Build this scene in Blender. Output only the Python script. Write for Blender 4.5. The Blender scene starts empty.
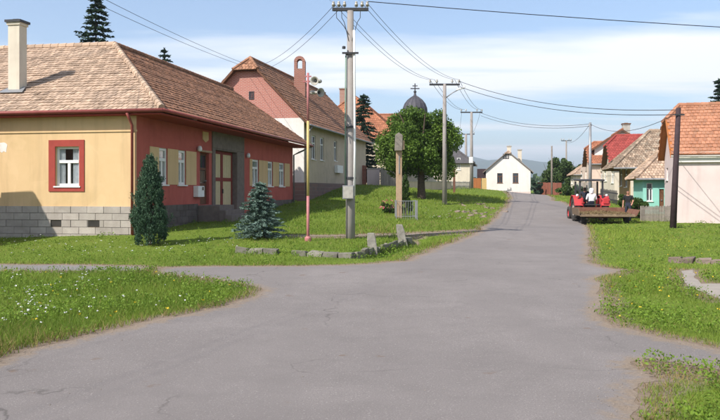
import bpy, bmesh, math, random
import numpy as np
from mathutils import Vector, Matrix, Euler
from mathutils.geometry import delaunay_2d_cdt

random.seed(7)
rng = np.random.default_rng(11)
scene = bpy.context.scene
COL = scene.collection
R = math.radians

# ------------------------------------------------------------------ camera, sky, sun, exposure
F, CX, HY, CAM = 760.0, 360.0, 190.0, 1.8          # focal length and horizon in photo pixels, eye height in metres
cam_d = bpy.data.cameras.new('camera'); cam = bpy.data.objects.new('camera', cam_d); COL.objects.link(cam)
cam.location = (0, 0, CAM); cam.rotation_euler = (R(90), 0, 0)
cam_d.sensor_width = 36; cam_d.lens = 38.0; cam_d.shift_y = -(210 - HY) / 720
cam_d.clip_start = .1; cam_d.clip_end = 20000
scene.camera = cam

SUN_EL = R(43); SUN_AZ = math.atan2(-.75, -.66)     # sun stands behind the camera to the left
sun_dir = Vector((math.sin(SUN_AZ) * math.cos(SUN_EL), math.cos(SUN_AZ) * math.cos(SUN_EL), math.sin(SUN_EL)))
world = bpy.data.worlds.new('World'); scene.world = world; world.use_nodes = True
wt = world.node_tree; wt.nodes.clear()
def wn(t, **k):
    n = wt.nodes.new(t)
    for a, b in k.items(): setattr(n, a, b)
    return n
w_out = wn('ShaderNodeOutputWorld'); w_bg = wn('ShaderNodeBackground'); w_bg.inputs[1].default_value = .12
w_sky = wn('ShaderNodeTexSky', sky_type='NISHITA', sun_disc=False, sun_elevation=SUN_EL, sun_rotation=SUN_AZ, altitude=300, air_density=1.0, dust_density=1.4, ozone_density=3.5)
w_tc = wn('ShaderNodeTexCoord'); w_sep = wn('ShaderNodeSeparateXYZ'); wt.links.new(w_tc.outputs['Generated'], w_sep.inputs[0])
w_z = wn('ShaderNodeMath', operation='MAXIMUM'); wt.links.new(w_sep.outputs[2], w_z.inputs[0]); w_z.inputs[1].default_value = 0
w_za = wn('ShaderNodeMath', operation='ADD'); wt.links.new(w_z.outputs[0], w_za.inputs[0]); w_za.inputs[1].default_value = .05
w_cmb = wn('ShaderNodeCombineXYZ')
for i in (0, 1):
    d = wn('ShaderNodeMath', operation='DIVIDE'); wt.links.new(w_sep.outputs[i], d.inputs[0]); wt.links.new(w_za.outputs[0], d.inputs[1]); wt.links.new(d.outputs[0], w_cmb.inputs[i])
w_map = wn('ShaderNodeMapping'); w_map.inputs['Location'].default_value = (3.0, 1.45, 0); w_map.inputs['Scale'].default_value = (.24, .62, 1)
wt.links.new(w_cmb.outputs[0], w_map.inputs[0])
w_no = wn('ShaderNodeTexNoise'); w_no.inputs['Scale'].default_value = 1.0; w_no.inputs['Detail'].default_value = 7; w_no.inputs['Roughness'].default_value = .52; w_no.inputs['Distortion'].default_value = .35
wt.links.new(w_map.outputs[0], w_no.inputs['Vector'])
w_rp = wn('ShaderNodeValToRGB'); w_rp.color_ramp.elements[0].position = .46; w_rp.color_ramp.elements[1].position = .735
w_rp.color_ramp.elements[0].color = (.07, .07, .07, 1); w_rp.color_ramp.elements[1].color = (.95, .95, .95, 1)
w_sy = wn('ShaderNodeSeparateXYZ'); wt.links.new(w_cmb.outputs[0], w_sy.inputs[0])       # a long cloud bank lies across the sky ahead
w_b1 = wn('ShaderNodeMath', operation='SUBTRACT'); wt.links.new(w_sy.outputs[1], w_b1.inputs[0]); w_b1.inputs[1].default_value = 4.15
w_b2 = wn('ShaderNodeMath', operation='MULTIPLY'); wt.links.new(w_b1.outputs[0], w_b2.inputs[0]); wt.links.new(w_b1.outputs[0], w_b2.inputs[1])
w_b3 = wn('ShaderNodeMath', operation='MULTIPLY'); wt.links.new(w_b2.outputs[0], w_b3.inputs[0]); w_b3.inputs[1].default_value = -3.6
w_b4 = wn('ShaderNodeMath', operation='EXPONENT'); wt.links.new(w_b3.outputs[0], w_b4.inputs[0])
w_b5 = wn('ShaderNodeMath', operation='MULTIPLY_ADD'); wt.links.new(w_b4.outputs[0], w_b5.inputs[0]); w_b5.inputs[1].default_value = .22; w_b6 = wn('ShaderNodeMath', operation='MULTIPLY_ADD'); wt.links.new(w_no.outputs[0], w_b6.inputs[0]); w_b6.inputs[1].default_value = 1.9; w_b6.inputs[2].default_value = -.47; wt.links.new(w_b6.outputs[0], w_b5.inputs[2])
wt.links.new(w_b5.outputs[0], w_rp.inputs[0])
w_mx = wn('ShaderNodeMix', data_type='RGBA'); wt.links.new(w_rp.outputs[0], w_mx.inputs[0]); wt.links.new(w_sky.outputs[0], w_mx.inputs[6]); w_mx.inputs[7].default_value = (6.6, 6.65, 6.8, 1)
wt.links.new(w_mx.outputs[2], w_bg.inputs[0]); wt.links.new(w_bg.outputs[0], w_out.inputs[0])

sun_d = bpy.data.lights.new('sun', 'SUN'); sun_d.energy = 4.4; sun_d.angle = R(.55); sun_d.color = (1, .94, .85)
sun = bpy.data.objects.new('sun', sun_d); COL.objects.link(sun)
sun.rotation_euler = (-sun_dir).to_track_quat('-Z', 'Y').to_euler(); sun.location = (-30, -30, 40)
scene.view_settings.view_transform = 'Standard'; scene.view_settings.look = 'None'
scene.view_settings.exposure = 0.69; scene.view_settings.gamma = 1; scene.view_settings.use_curve_mapping = False
scene.render.engine = 'CYCLES'
try:
    scene.cycles.use_denoising = True
    scene.cycles.max_bounces = 6; scene.cycles.diffuse_bounces = 3; scene.cycles.transparent_max_bounces = 8
    scene.cycles.volume_bounces = 0
except Exception: pass

# ------------------------------------------------------------------ materials
def nodes(m):
    m.use_nodes = True; nt = m.node_tree; nt.nodes.clear(); return nt
def nn(nt, t, **k):
    n = nt.nodes.new(t)
    for a, b in k.items(): setattr(n, a, b)
    return n
def rgba(c): return (c[0], c[1], c[2], 1)
def mixc(nt, fac, a, b, blend='MIX'):
    m = nn(nt, 'ShaderNodeMix', data_type='RGBA', blend_type=blend)
    for sock, v in ((0, fac), (6, a), (7, b)):
        if hasattr(v, 'is_linked'): nt.links.new(v, m.inputs[sock])
        elif isinstance(v, (int, float)): m.inputs[sock].default_value = v
        else: m.inputs[sock].default_value = rgba(v)
    return m.outputs[2]
def noise(nt, scale, detail=5, rough=.6, vec=None, dist=0):
    n = nn(nt, 'ShaderNodeTexNoise'); n.inputs['Scale'].default_value = scale; n.inputs['Detail'].default_value = detail; n.inputs['Roughness'].default_value = rough; n.inputs['Distortion'].default_value = dist
    if vec is not None: nt.links.new(vec, n.inputs['Vector'])
    return n.outputs[0]
def ramp(nt, x, p0, p1, a=0., b=1.):
    r = nn(nt, 'ShaderNodeMapRange'); nt.links.new(x, r.inputs[0])
    for i, v in ((1, p0), (2, p1), (3, a), (4, b)): r.inputs[i].default_value = v
    return r.outputs[0]
def M(name, c1, c2=None, scale=2.5, rough=.88, bump=.15, bscale=45, rnd=0., spec=.25, metal=0., stain=None, stain_amt=0., stain_scale=.6, coat=0., streak=0.):
    m = bpy.data.materials.new(name); nt = nodes(m)
    out = nn(nt, 'ShaderNodeOutputMaterial'); p = nn(nt, 'ShaderNodeBsdfPrincipled'); tc = nn(nt, 'ShaderNodeTexCoord').outputs['Object']
    c2 = c2 or tuple(x * .8 for x in c1)
    col = mixc(nt, ramp(nt, noise(nt, scale, 7, .65, tc), .32, .68), c1, c2)
    if stain_amt:
        col = mixc(nt, ramp(nt, noise(nt, stain_scale, 6, .62, tc, .6), .5, .72, 0, stain_amt), col, stain or (.12, .1, .08))
    if streak:          # rain streaks and patched plaster
        mp = nn(nt, 'ShaderNodeMapping'); nt.links.new(tc, mp.inputs[0]); mp.inputs['Scale'].default_value = (3.2, 3.2, .22)
        col = mixc(nt, ramp(nt, noise(nt, 1.0, 6, .65, mp.outputs[0]), .50, .74, 0, streak), col, tuple(x * .55 for x in c1))
        col = mixc(nt, ramp(nt, noise(nt, .9, 3, .5, tc, .8), .60, .63, 0, streak * .45), col, tuple(min(.85, x * 1.12 + .03) for x in c1))
    if rnd:
        at = nn(nt, 'ShaderNodeAttribute', attribute_name='rnd').outputs['Fac']
        v = ramp(nt, at, 0, 1, 1 - rnd, 1 + rnd)
        hs = nn(nt, 'ShaderNodeHueSaturation'); nt.links.new(v, hs.inputs['Value']); nt.links.new(col, hs.inputs['Color']); col = hs.outputs[0]
    nt.links.new(col, p.inputs['Base Color']); p.inputs['Roughness'].default_value = rough; p.inputs['Metallic'].default_value = metal
    p.inputs['Specular IOR Level'].default_value = spec; p.inputs['Coat Weight'].default_value = coat
    if bump:
        b = nn(nt, 'ShaderNodeBump'); b.inputs['Strength'].default_value = bump; b.inputs['Distance'].default_value = .02
        nt.links.new(noise(nt, bscale, 5, .7, tc), b.inputs['Height']); nt.links.new(b.outputs[0], p.inputs['Normal'])
    nt.links.new(p.outputs[0], out.inputs[0]); return m
def FOL(name, dark, light, trans=.3, rough=.6, spec=.2):
    m = bpy.data.materials.new(name); nt = nodes(m); out = nn(nt, 'ShaderNodeOutputMaterial')
    at = nn(nt, 'ShaderNodeAttribute', attribute_name='rnd').outputs['Fac']
    col = mixc(nt, at, dark, light)
    p = nn(nt, 'ShaderNodeBsdfPrincipled'); nt.links.new(col, p.inputs['Base Color']); p.inputs['Roughness'].default_value = rough; p.inputs['Specular IOR Level'].default_value = spec
    t = nn(nt, 'ShaderNodeBsdfTranslucent'); nt.links.new(col, t.inputs[0])
    mx = nn(nt, 'ShaderNodeMixShader'); mx.inputs[0].default_value = trans
    nt.links.new(p.outputs[0], mx.inputs[1]); nt.links.new(t.outputs[0], mx.inputs[2]); nt.links.new(mx.outputs[0], out.inputs[0]); return m
def BRICK(name, c1, c2, mortar, bw=.26, bh=.085, axis=0, patch=None):
    """small far bricks: axis 0 = pattern on local x/z, 1 = on local y/z"""
    m = bpy.data.materials.new(name); nt = nodes(m); out = nn(nt, 'ShaderNodeOutputMaterial'); p = nn(nt, 'ShaderNodeBsdfPrincipled')
    tc = nn(nt, 'ShaderNodeTexCoord').outputs['Object']; s = nn(nt, 'ShaderNodeSeparateXYZ'); nt.links.new(tc, s.inputs[0])
    c = nn(nt, 'ShaderNodeCombineXYZ'); nt.links.new(s.outputs[axis], c.inputs[0]); nt.links.new(s.outputs[2], c.inputs[1])
    b = nn(nt, 'ShaderNodeTexBrick'); nt.links.new(c.outputs[0], b.inputs['Vector'])
    b.inputs['Color1'].default_value = rgba(c1); b.inputs['Color2'].default_value = rgba(c2); b.inputs['Mortar'].default_value = rgba(mortar)
    b.inputs['Scale'].default_value = 1; b.inputs['Brick Width'].default_value = bw; b.inputs['Row Height'].default_value = bh; b.inputs['Mortar Size'].default_value = .012
    col = mixc(nt, ramp(nt, noise(nt, 1.2, 6, .7, tc), .35, .7, 0, .5), b.outputs['Color'], patch or c2)
    nt.links.new(col, p.inputs['Base Color']); p.inputs['Roughness'].default_value = .9
    bp = nn(nt, 'ShaderNodeBump'); bp.inputs['Strength'].default_value = .5; bp.inputs['Distance'].default_value = .02; bp.invert = True
    nt.links.new(b.outputs['Fac'], bp.inputs['Height']); nt.links.new(bp.outputs[0], p.inputs['Normal'])
    nt.links.new(p.outputs[0], out.inputs[0]); return m

m_ochre = M('ochre_plaster', (.635, .45, .25), (.59, .41, .22), 1.2, streak=.35, stain=(.42, .30, .14), stain_amt=.35, stain_scale=.5, bump=.25, bscale=60)
m_redwall = M('red_plaster', (.46, .115, .09), (.40, .095, .075), 1.4, streak=.35, stain=(.2, .05, .04), stain_amt=.4, bump=.25)
m_redtrim = M('red_trim', (.34, .06, .045), (.28, .05, .04), 3)
m_redmetal = M('red_gutter_metal', (.30, .07, .06), (.22, .05, .04), 4, rough=.55, spec=.4, bump=.05)
m_stone = M('pale_stone', (.42, .38, .34), (.34, .30, .27), 3, rnd=.12, bump=.5, bscale=25, stain=(.22, .19, .16), stain_amt=.35, stain_scale=1.2)
m_dstone = M('dark_stone', (.14, .12, .11), (.10, .08, .07), 3, rnd=.22, bump=.5, bscale=25)
m_mortar = M('mortar', (.20, .18, .16), (.15, .13, .12), 5, bump=.4)
m_portal = M('portal_stone', (.20, .165, .145), (.14, .115, .10), 4, bump=.5, bscale=20)
m_tan_tile = M('weathered_tan_tile', (.46, .335, .245), (.35, .25, .18), 1.1, rnd=.27, bump=.4, stain=(.24, .18, .14), stain_amt=.55, stain_scale=.9)
m_red_tile = M('red_brown_tile', (.32, .165, .10), (.24, .12, .072), 1.4, rnd=.28, bump=.3, stain=(.12, .06, .04), stain_amt=.5)
m_orange_tile = M('orange_tile', (.37, .155, .085), (.29, .115, .065), 1.4, rnd=.2, bump=.3, stain=(.2, .08, .05), stain_amt=.4)
m_brightred_tile = M('bright_red_tile', (.33, .065, .055), (.27, .05, .042), 2, rnd=.16, bump=.2)
m_mottled_tile = M('lichen_mottled_tile', (.33, .24, .17), (.20, .15, .11), 5, rnd=.35, bump=.3, stain=(.42, .38, .30), stain_amt=.7, stain_scale=3)
m_pinkred_tile = M('faded_red_tile', (.40, .19, .115), (.33, .15, .09), 1.6, rnd=.18, bump=.3, stain=(.34, .2, .13), stain_amt=.5, stain_scale=1.4)
m_darkroof = M('dark_sheet_roof', (.09, .085, .09), (.065, .06, .065), 3, rough=.6)
m_white = M('white_limewash', (.70, .675, .64), (.65, .62, .585), 1.5, streak=.25, stain=(.58, .53, .47), stain_amt=.3, bump=.2)
m_whitepaint = M('white_paint', (.78, .78, .76), (.70, .70, .68), 6, rough=.5, bump=.05)
m_pinkwhite = M('pinkish_white_plaster', (.62, .515, .495), (.57, .46, .44), 1.1, streak=.3, stain=(.55, .45, .41), stain_amt=.4, bump=.3)
m_greywall = M('grey_beige_plaster', (.53, .44, .34), (.46, .38, .29), 1.3, streak=.35, stain=(.26, .22, .18), stain_amt=.4, bump=.3)
m_cream = M('cream_plaster', (.62, .56, .46), (.55, .49, .40), 1.3, streak=.3, stain=(.4, .34, .27), stain_amt=.35, bump=.2)
m_pinkcream = M('pink_cream_plaster', (.60, .48, .40), (.54, .42, .35), 1.3, stain=(.4, .31, .26), stain_amt=.35, bump=.2)
m_darkochre = M('brown_ochre_plaster', (.40, .26, .12), (.34, .22, .10), 1.5, bump=.2)
m_teal = M('teal_plaster', (.26, .56, .48), (.23, .50, .43), 1.3, stain=(.2, .38, .33), stain_amt=.35, bump=.2)
m_glass = M('dark_window_glass', (.05, .06, .075), (.03, .035, .045), 2, rough=.08, spec=.6, bump=0)
m_curtain = M('net_curtain', (.80, .80, .80), (.60, .61, .63), 9, bump=.2)
m_brown = M('brown_wood', (.16, .075, .04), (.11, .05, .028), 6, rough=.7)
m_gatecream = M('cream_gate_paint', (.55, .46, .28), (.47, .39, .23), 5, rough=.7)
m_gatered = M('red_gate_paint', (.22, .035, .03), (.18, .03, .025), 5, rough=.65)
m_conc = M('concrete', (.42, .40, .36), (.33, .31, .28), 3.5, rnd=.08, bump=.5, bscale=30, stain=(.2, .19, .16), stain_amt=.5, stain_scale=1.5)
m_polec = M('pole_concrete', (.29, .265, .25), (.235, .21, .195), 2.0, bump=.35, bscale=25, stain=(.22, .2, .19), stain_amt=.4, stain_scale=1.2)
m_metal = M('grey_metal', (.30, .31, .32), (.22, .22, .23), 6, rough=.5, metal=.4, bump=.05)
m_dmetal = M('dark_metal', (.05, .05, .055), (.035, .035, .04), 6, rough=.5, bump=.05)
m_cable = M('black_cable', (.03, .03, .035), (.02, .02, .025), 6, rough=.5, bump=0)
m_green = M('green_pipe', (.20, .28, .22), (.16, .22, .18), 6, rough=.5, bump=.05)
m_porc = M('porcelain', (.45, .42, .38), (.3, .28, .25), 8, rough=.25, spec=.5, bump=0)
m_pinkpaint = M('faded_pink_paint', (.42, .17, .17), (.34, .13, .13), 5, rough=.55, bump=.1)
m_yellowpaint = M('faded_yellow_paint', (.52, .40, .16), (.45, .34, .14), 5, rough=.55, bump=.1)
m_oldwood = M('weathered_wood', (.42, .30, .20), (.31, .21, .14), 5, rough=.85, bump=.5, bscale=18)
m_greywood = M('grey_wood', (.25, .22, .19), (.17, .15, .13), 6, rough=.9, bump=.5, bscale=20, rnd=.2)
m_darkwood_shade = M('tarred_wood_and_porch_shade', (.055, .035, .04), (.035, .022, .025), 6, rough=.8, bump=.4)
m_orangewood = M('orange_wood', (.44, .16, .05), (.36, .13, .045), 4, rnd=.12, rough=.75)
m_palewood = M('pale_yellow_wood', (.62, .45, .20), (.55, .38, .16), 4, rnd=.1, rough=.75)
m_rustfence = M('rust_red_wood', (.24, .085, .055), (.18, .065, .045), 4, rnd=.15, rough=.8)
m_bark = M('bark', (.11, .08, .06), (.06, .045, .035), 9, rough=.95, bump=.9, bscale=14)
m_tracred = M('tractor_red_paint', (.50, .04, .045), (.42, .035, .04), 4, rough=.45, spec=.4, bump=.05, stain=(.2, .08, .06), stain_amt=.4, stain_scale=2)
m_tyre = M('tyre_rubber', (.035, .033, .032), (.06, .055, .05), 6, rough=.85, bump=.3)
m_rim = M('pale_rim', (.50, .44, .40), (.36, .30, .27), 5, rough=.6)
m_rust = M('rusty_steel', (.19, .085, .055), (.13, .06, .042), 5, rough=.85, bump=.4, stain=(.25, .16, .1), stain_amt=.5, stain_scale=3)
m_plank = M('dirty_planks', (.25, .18, .12), (.17, .12, .08), 5, rough=.9, rnd=.25, bump=.5)
m_skin = M('skin', (.42, .22, .15), (.38, .19, .13), 9, rough=.6, bump=0)
m_shirtw = M('white_cloth', (.78, .78, .80), (.68, .68, .71), 9, rough=.9, bump=.2)
m_shirtb = M('black_cloth', (.012, .012, .014), (.02, .02, .022), 9, rough=.9, bump=.2)
m_trous = M('dark_blue_cloth', (.03, .035, .055), (.022, .026, .04), 9, rough=.9, bump=.2)
m_hair = M('grey_hair', (.07, .05, .04), (.04, .03, .025), 20, rough=.7, bump=.2)
m_shoe = M('shoe_leather', (.03, .022, .018), (.02, .015, .012), 9, rough=.6, bump=0)
m_slate = M('dark_dome_slate', (.075, .072, .085), (.05, .048, .058), 4, rnd=.1, rough=.6, bump=.2)
m_rubble = M('rubble_stone', (.24, .185, .15), (.16, .125, .10), 4, rnd=.3, bump=.6, bscale=12)
m_lens = M('lamp_glass', (.75, .76, .78), (.7, .7, .72), 5, rough=.2, bump=0)
m_brick_y = BRICK('red_brick', (.40, .12, .085), (.33, .09, .065), (.46, .36, .32), axis=1, patch=(.42, .17, .13))
m_brick_x = BRICK('chimney_brick', (.34, .11, .07), (.26, .08, .055), (.34, .27, .23), axis=0, patch=(.3, .12, .09))
m_stonewall = BRICK('rough_red_stone', (.24, .13, .11), (.17, .11, .10), (.24, .21, .19), .5, .25, 0, (.13, .10, .09))
f_tree = FOL('broad_leaf_green', (.04, .085, .014), (.16, .255, .036), .3)
f_bush = FOL('hedge_green', (.025, .05, .012), (.075, .135, .028), .28)
f_bush2 = FOL('far_bush_green', (.035, .065, .02), (.10, .155, .045), .3)
f_spruce = FOL('spruce_green', (.010, .026, .016), (.032, .062, .034), .1)
f_blue = FOL('blue_spruce', (.05, .09, .072), (.155, .225, .185), .1)
f_junip = FOL('juniper_green', (.024, .058, .032), (.085, .15, .085), .12)
f_grass = FOL('grass_green', (.095, .165, .018), (.27, .345, .055), .42)
f_weed = FOL('weed_green', (.075, .14, .016), (.19, .29, .035), .35)
f_dry = FOL('dry_grass', (.20, .15, .06), (.36, .27, .11), .3)
f_white = FOL('white_petals', (.62, .62, .60), (.82, .82, .80), .2)
f_yellow = FOL('yellow_petals', (.60, .42, .03), (.75, .58, .05), .2)
f_pink = FOL('pink_petals', (.50, .10, .14), (.62, .20, .24), .2)

# ------------------------------------------------------------------ object helpers
def tag(o, label=None, cat=None, group=None, kind=None):
    if label: o['label'] = label
    if cat: o['category'] = cat
    if group: o['group'] = group
    if kind: o['kind'] = kind
    return o
def empty(name, loc=(0, 0, 0), rz=0., label=None, cat=None, group=None):
    o = bpy.data.objects.new(name, None); COL.objects.link(o); o.location = loc; o.rotation_euler = (0, 0, rz); o.empty_display_size = .2
    return tag(o, label, cat, group)
def link_mesh(name, me, mat, parent=None, loc=(0, 0, 0), rot=(0, 0, 0)):
    o = bpy.data.objects.new(name, me); COL.objects.link(o)
    if mat is not None and not me.materials: me.materials.append(mat)
    if parent: o.parent = parent
    o.location = loc; o.rotation_euler = rot; return o
class MB:
    def __init__(s): s.v = []; s.f = []; s.r = []
    def add(s, vs, fs, rnd=None):
        b = len(s.v); s.v += [tuple(v) for v in vs]; r = random.random() if rnd is None else rnd
        for f in fs: s.f.append(tuple(b + i for i in f)); s.r.append(r)
        return s
    def quad(s, a, b, c, d, rnd=None): return s.add([a, b, c, d], [(0, 1, 2, 3)], rnd)
    def poly(s, ps, rnd=None): return s.add(ps, [tuple(range(len(ps)))], rnd)
    def box(s, x0, x1, y0, y1, z0, z1, mat=None, rnd=None):
        vs = [Vector((x, y, z)) for z in (z0, z1) for x, y in ((x0, y0), (x1, y0), (x1, y1), (x0, y1))]
        if mat is not None: vs = [mat @ v for v in vs]
        return s.add(vs, [(0, 3, 2, 1), (4, 5, 6, 7), (0, 1, 5, 4), (1, 2, 6, 5), (2, 3, 7, 6), (3, 0, 4, 7)], rnd)
    def obox(s, O, ax, nr, u0, u1, z0, z1, d0, d1, rnd=None):
        """box on a wall: O origin, ax along, nr outward; d = depth inwards"""
        P = lambda u, z, d: (O[0] + ax[0] * u - nr[0] * d, O[1] + ax[1] * u - nr[1] * d, z)
        vs = [P(u, z, d) for z in (z0, z1) for u, d in ((u0, d0), (u1, d0), (u1, d1), (u0, d1))]
        return s.add(vs, [(0, 3, 2, 1), (4, 5, 6, 7), (0, 1, 5, 4), (1, 2, 6, 5), (2, 3, 7, 6), (3, 0, 4, 7)], rnd)
    def prism(s, ps, off, rnd=None):
        n = len(ps); ps = [Vector(p) for p in ps]; off = Vector(off)
        return s.add(ps + [p + off for p in ps], [tuple(range(n)), tuple(range(2 * n - 1, n - 1, -1))] + [(i, n + i, n + (i + 1) % n, (i + 1) % n) for i in range(n)], rnd)
    def tube(s, pts, rad, n=8, rnd=None, cap=True):
        pts = [Vector(p) for p in pts]
        if not hasattr(rad, '__len__'): rad = [rad] * len(pts)
        vs = []; prev = None
        for i, p in enumerate(pts):
            t = (pts[min(i + 1, len(pts) - 1)] - pts[max(i - 1, 0)]).normalized()
            if prev is None: a = t.orthogonal().normalized()
            else: a = (prev - t * prev.dot(t)).normalized()
            prev = a; b = t.cross(a)
            for k in range(n):
                an = 2 * math.pi * k / n; vs.append(p + (a * math.cos(an) + b * math.sin(an)) * rad[i])
        fs = []
        for i in range(len(pts) - 1):
            for k in range(n): fs.append((i * n + k, i * n + (k + 1) % n, (i + 1) * n + (k + 1) % n, (i + 1) * n + k))
        if cap: fs += [tuple(range(n - 1, -1, -1)), tuple((len(pts) - 1) * n + k for k in range(n))]
        return s.add(vs, fs, rnd)
    def lathe(s, prof, n=24, c=(0, 0, 0), axis='z', rnd=None):
        vs = []
        for r, z in prof:
            for k in range(n):
                a = 2 * math.pi * k / n; p = (r * math.cos(a), r * math.sin(a), z)
                if axis == 'y': p = (p[0], p[2], p[1])
                elif axis == 'x': p = (p[2], p[0], p[1])
                vs.append((c[0] + p[0], c[1] + p[1], c[2] + p[2]))
        fs = [(i * n + k, i * n + (k + 1) % n, (i + 1) * n + (k + 1) % n, (i + 1) * n + k) for i in range(len(prof) - 1) for k in range(n)]
        return s.add(vs, fs, rnd)
    def build(s, name, mat, parent=None, loc=(0, 0, 0), rot=(0, 0, 0), smooth=False, bevel=0):
        me = bpy.data.meshes.new(name); me.from_pydata(s.v, [], s.f)
        at = me.attributes.new('rnd', 'FLOAT', 'FACE'); at.data.foreach_set('value', s.r)
        if smooth: me.polygons.foreach_set('use_smooth', [True] * len(me.polygons))
        me.update(); o = link_mesh(name, me, mat, parent, loc, rot)
        if bevel:
            md = o.modifiers.new('bevel', 'BEVEL'); md.width = bevel; md.segments = 2; md.limit_method = 'ANGLE'
        return o
def npmesh(name, V, nper, mat, rnd=None, parent=None, kind=None, label=None, loc=(0, 0, 0)):
    """many separate faces of nper corners from an (N*nper, 3) array"""
    V = np.ascontiguousarray(V, dtype=np.float32); nf = len(V) // nper
    me = bpy.data.meshes.new(name); me.vertices.add(len(V)); me.vertices.foreach_set('co', V.ravel())
    me.loops.add(len(V)); me.loops.foreach_set('vertex_index', np.arange(len(V), dtype=np.int32))
    me.polygons.add(nf); me.polygons.foreach_set('loop_start', np.arange(0, len(V), nper, dtype=np.int32)); me.polygons.foreach_set('loop_total', np.full(nf, nper, dtype=np.int32))
    at = me.attributes.new('rnd', 'FLOAT', 'FACE'); at.data.foreach_set('value', (rng.random(nf) if rnd is None else np.clip(rnd, 0, 1)).astype(np.float32))
    me.update(calc_edges=True); o = link_mesh(name, me, mat, parent, loc)
    return tag(o, label, None, None, kind)
def pt(px, py, Y): return Vector(((px - CX) / F * Y, Y, CAM + (HY - py) / F * Y))
def zat(py, Y): return CAM + (HY - py) / F * Y

# ------------------------------------------------------------------ terrain height
_cp = []
def cpi(px, py, Y): p = pt(px, py, Y); _cp.append((p.x, p.y, p.z))
for x in (-14, -7, 0, 7, 14):
    for y in (-6, 2, 9, 16): _cp.append((x, y, 0.))
for a in ((137, 234, 26), (0, 237, 27.5), (292, 203, 45.8), (220, 216, 36.5), (350, 238, 26), (308, 241, 24.8), (149, 245, 23.7), (403, 252, 22.2), (399, 217, 33.5), (445, 204.5, 50), (421, 198, 52), (472, 188, 81), (304, 201, 51),
          (372, 186, 62), (487, 192.5, 112), (531, 195, 113), (490, 225, 39), (592, 225, 39), (512, 205, 68), (568, 205, 68), (511, 197, 90), (552, 197, 90), (460, 222, 37.5), (480, 208, 50), (500, 202, 66),
          (683, 228, 34), (690, 222, 39), (760, 224, 39), (640, 221.5, 41.5), (640, 206, 52), (610, 201, 62), (585, 199, 75), (600, 198, 90), (700, 200, 60), (450, 240, 27.5)): cpi(*a)
_cp += [(-40, 20, .5), (-40, 60, 2.0), (-30, 100, 2.6), (0, 130, 2.0), (45, 20, .2), (45, 60, .7), (60, 110, 1.2), (30, 130, 1.4), (-14, 60, 1.5), (14, 22, .0), (20, 30, .05)]
_cp = np.array(_cp); _C = 5.0
def _mq(d2): return np.sqrt(d2 + _C * _C)
_A = _mq(((_cp[:, None, :2] - _cp[None, :, :2]) ** 2).sum(-1)); _n = len(_cp)
_A = _A - np.eye(_n) * .12
_w = np.linalg.solve(_A, _cp[:, 2] - .5)
DITCH = []          # polylines with (points, half width, depth), filled below
def h0(x, y):
    x = np.asarray(x, float); y = np.asarray(y, float); sh = np.broadcast(x, y).shape
    x = np.broadcast_to(x, sh).ravel(); y = np.broadcast_to(y, sh).ravel(); o = np.empty(len(x))
    for i in range(0, len(x), 40000):
        xx, yy = x[i:i + 40000], y[i:i + 40000]
        o[i:i + 40000] = _mq((xx[:, None] - _cp[:, 0]) ** 2 + (yy[:, None] - _cp[:, 1]) ** 2) @ _w + .5
    d = np.hypot(x / 1.0, y - 55); t = np.clip((d - 75) / 70, 0, 1); t = t * t * (3 - 2 * t)
    o = o * (1 - t) + 1.3 * t
    for pts, hw, dep in DITCH:
        o -= dep * np.exp(-(seg_dist(x, y, pts) / hw) ** 2)
    return o.reshape(sh)
def seg_dist(x, y, pts):
    best = np.full(x.shape, 1e9)
    for (ax, ay), (bx, by) in zip(pts[:-1], pts[1:]):
        dx, dy = bx - ax, by - ay; L = dx * dx + dy * dy + 1e-12
        t = np.clip(((x - ax) * dx + (y - ay) * dy) / L, 0, 1)
        best = np.minimum(best, np.hypot(x - ax - t * dx, y - ay - t * dy))
    return best
def hz(x, y): return float(h0(np.array([x]), np.array([y]))[0])
_ys = np.concatenate([np.arange(4, 60, .1), np.arange(60, 140, .4)])
def gp(px, py):
    """where the sight line through a photo pixel meets the ground"""
    X = (px - CX) / F * _ys; Z = CAM + (HY - py) / F * _ys; d = Z - h0(X, _ys); i = np.argmax(d < 0)
    if d[i] >= 0: return (float(X[-1]), float(_ys[-1]))
    if i == 0: return (float(X[0]), float(_ys[0]))
    t = d[i - 1] / (d[i - 1] - d[i]); y = _ys[i - 1] + t * (_ys[i] - _ys[i - 1])
    return (float((px - CX) / F * y), float(y))
def inside(x, y, poly):
    c = np.zeros(np.shape(x), bool); n = len(poly); j = n - 1
    for i in range(n):
        xi, yi = poly[i]; xj, yj = poly[j]
        if yi != yj: c ^= ((yi > y) != (yj > y)) & (x < (xj - xi) * (y - yi) / (yj - yi) + xi)
        j = i
    return c
def rough_line(pts, step, amp, closed=True):
    out = []; n = len(pts); ph = [random.uniform(0, 6.3) for _ in range(6)]; acc = 0
    for i in range(n if closed else n - 1):
        a = Vector(pts[i]); b = Vector(pts[(i + 1) % n]); L = (b - a).length; st = min(1., max(.1, (a.y + b.y) / 2 * .012)) if step else .3; k = max(1, int(L / st)); nrm = Vector((-(b - a).y, (b - a).x)) / max(L, 1e-6)
        for q in range(k):
            t = q / k; s = acc + t * L; w = min(1, 4 * t * (1 - t) + .3)
            d = amp * w * (.5 * math.sin(s * 1.1 + ph[0]) + .6 * math.sin(s * 2.7 + ph[1]) + .45 * math.sin(s * 6.1 + ph[2]) + .3 * math.sin(s * 13.7 + ph[3]) + random.uniform(-.35, .35) * min(1, st / .35))
            p = a.lerp(b, t) + nrm * d; out.append((p.x, p.y))
        acc += L
    if not closed: out.append(tuple(pts[-1]))
    return out
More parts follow.
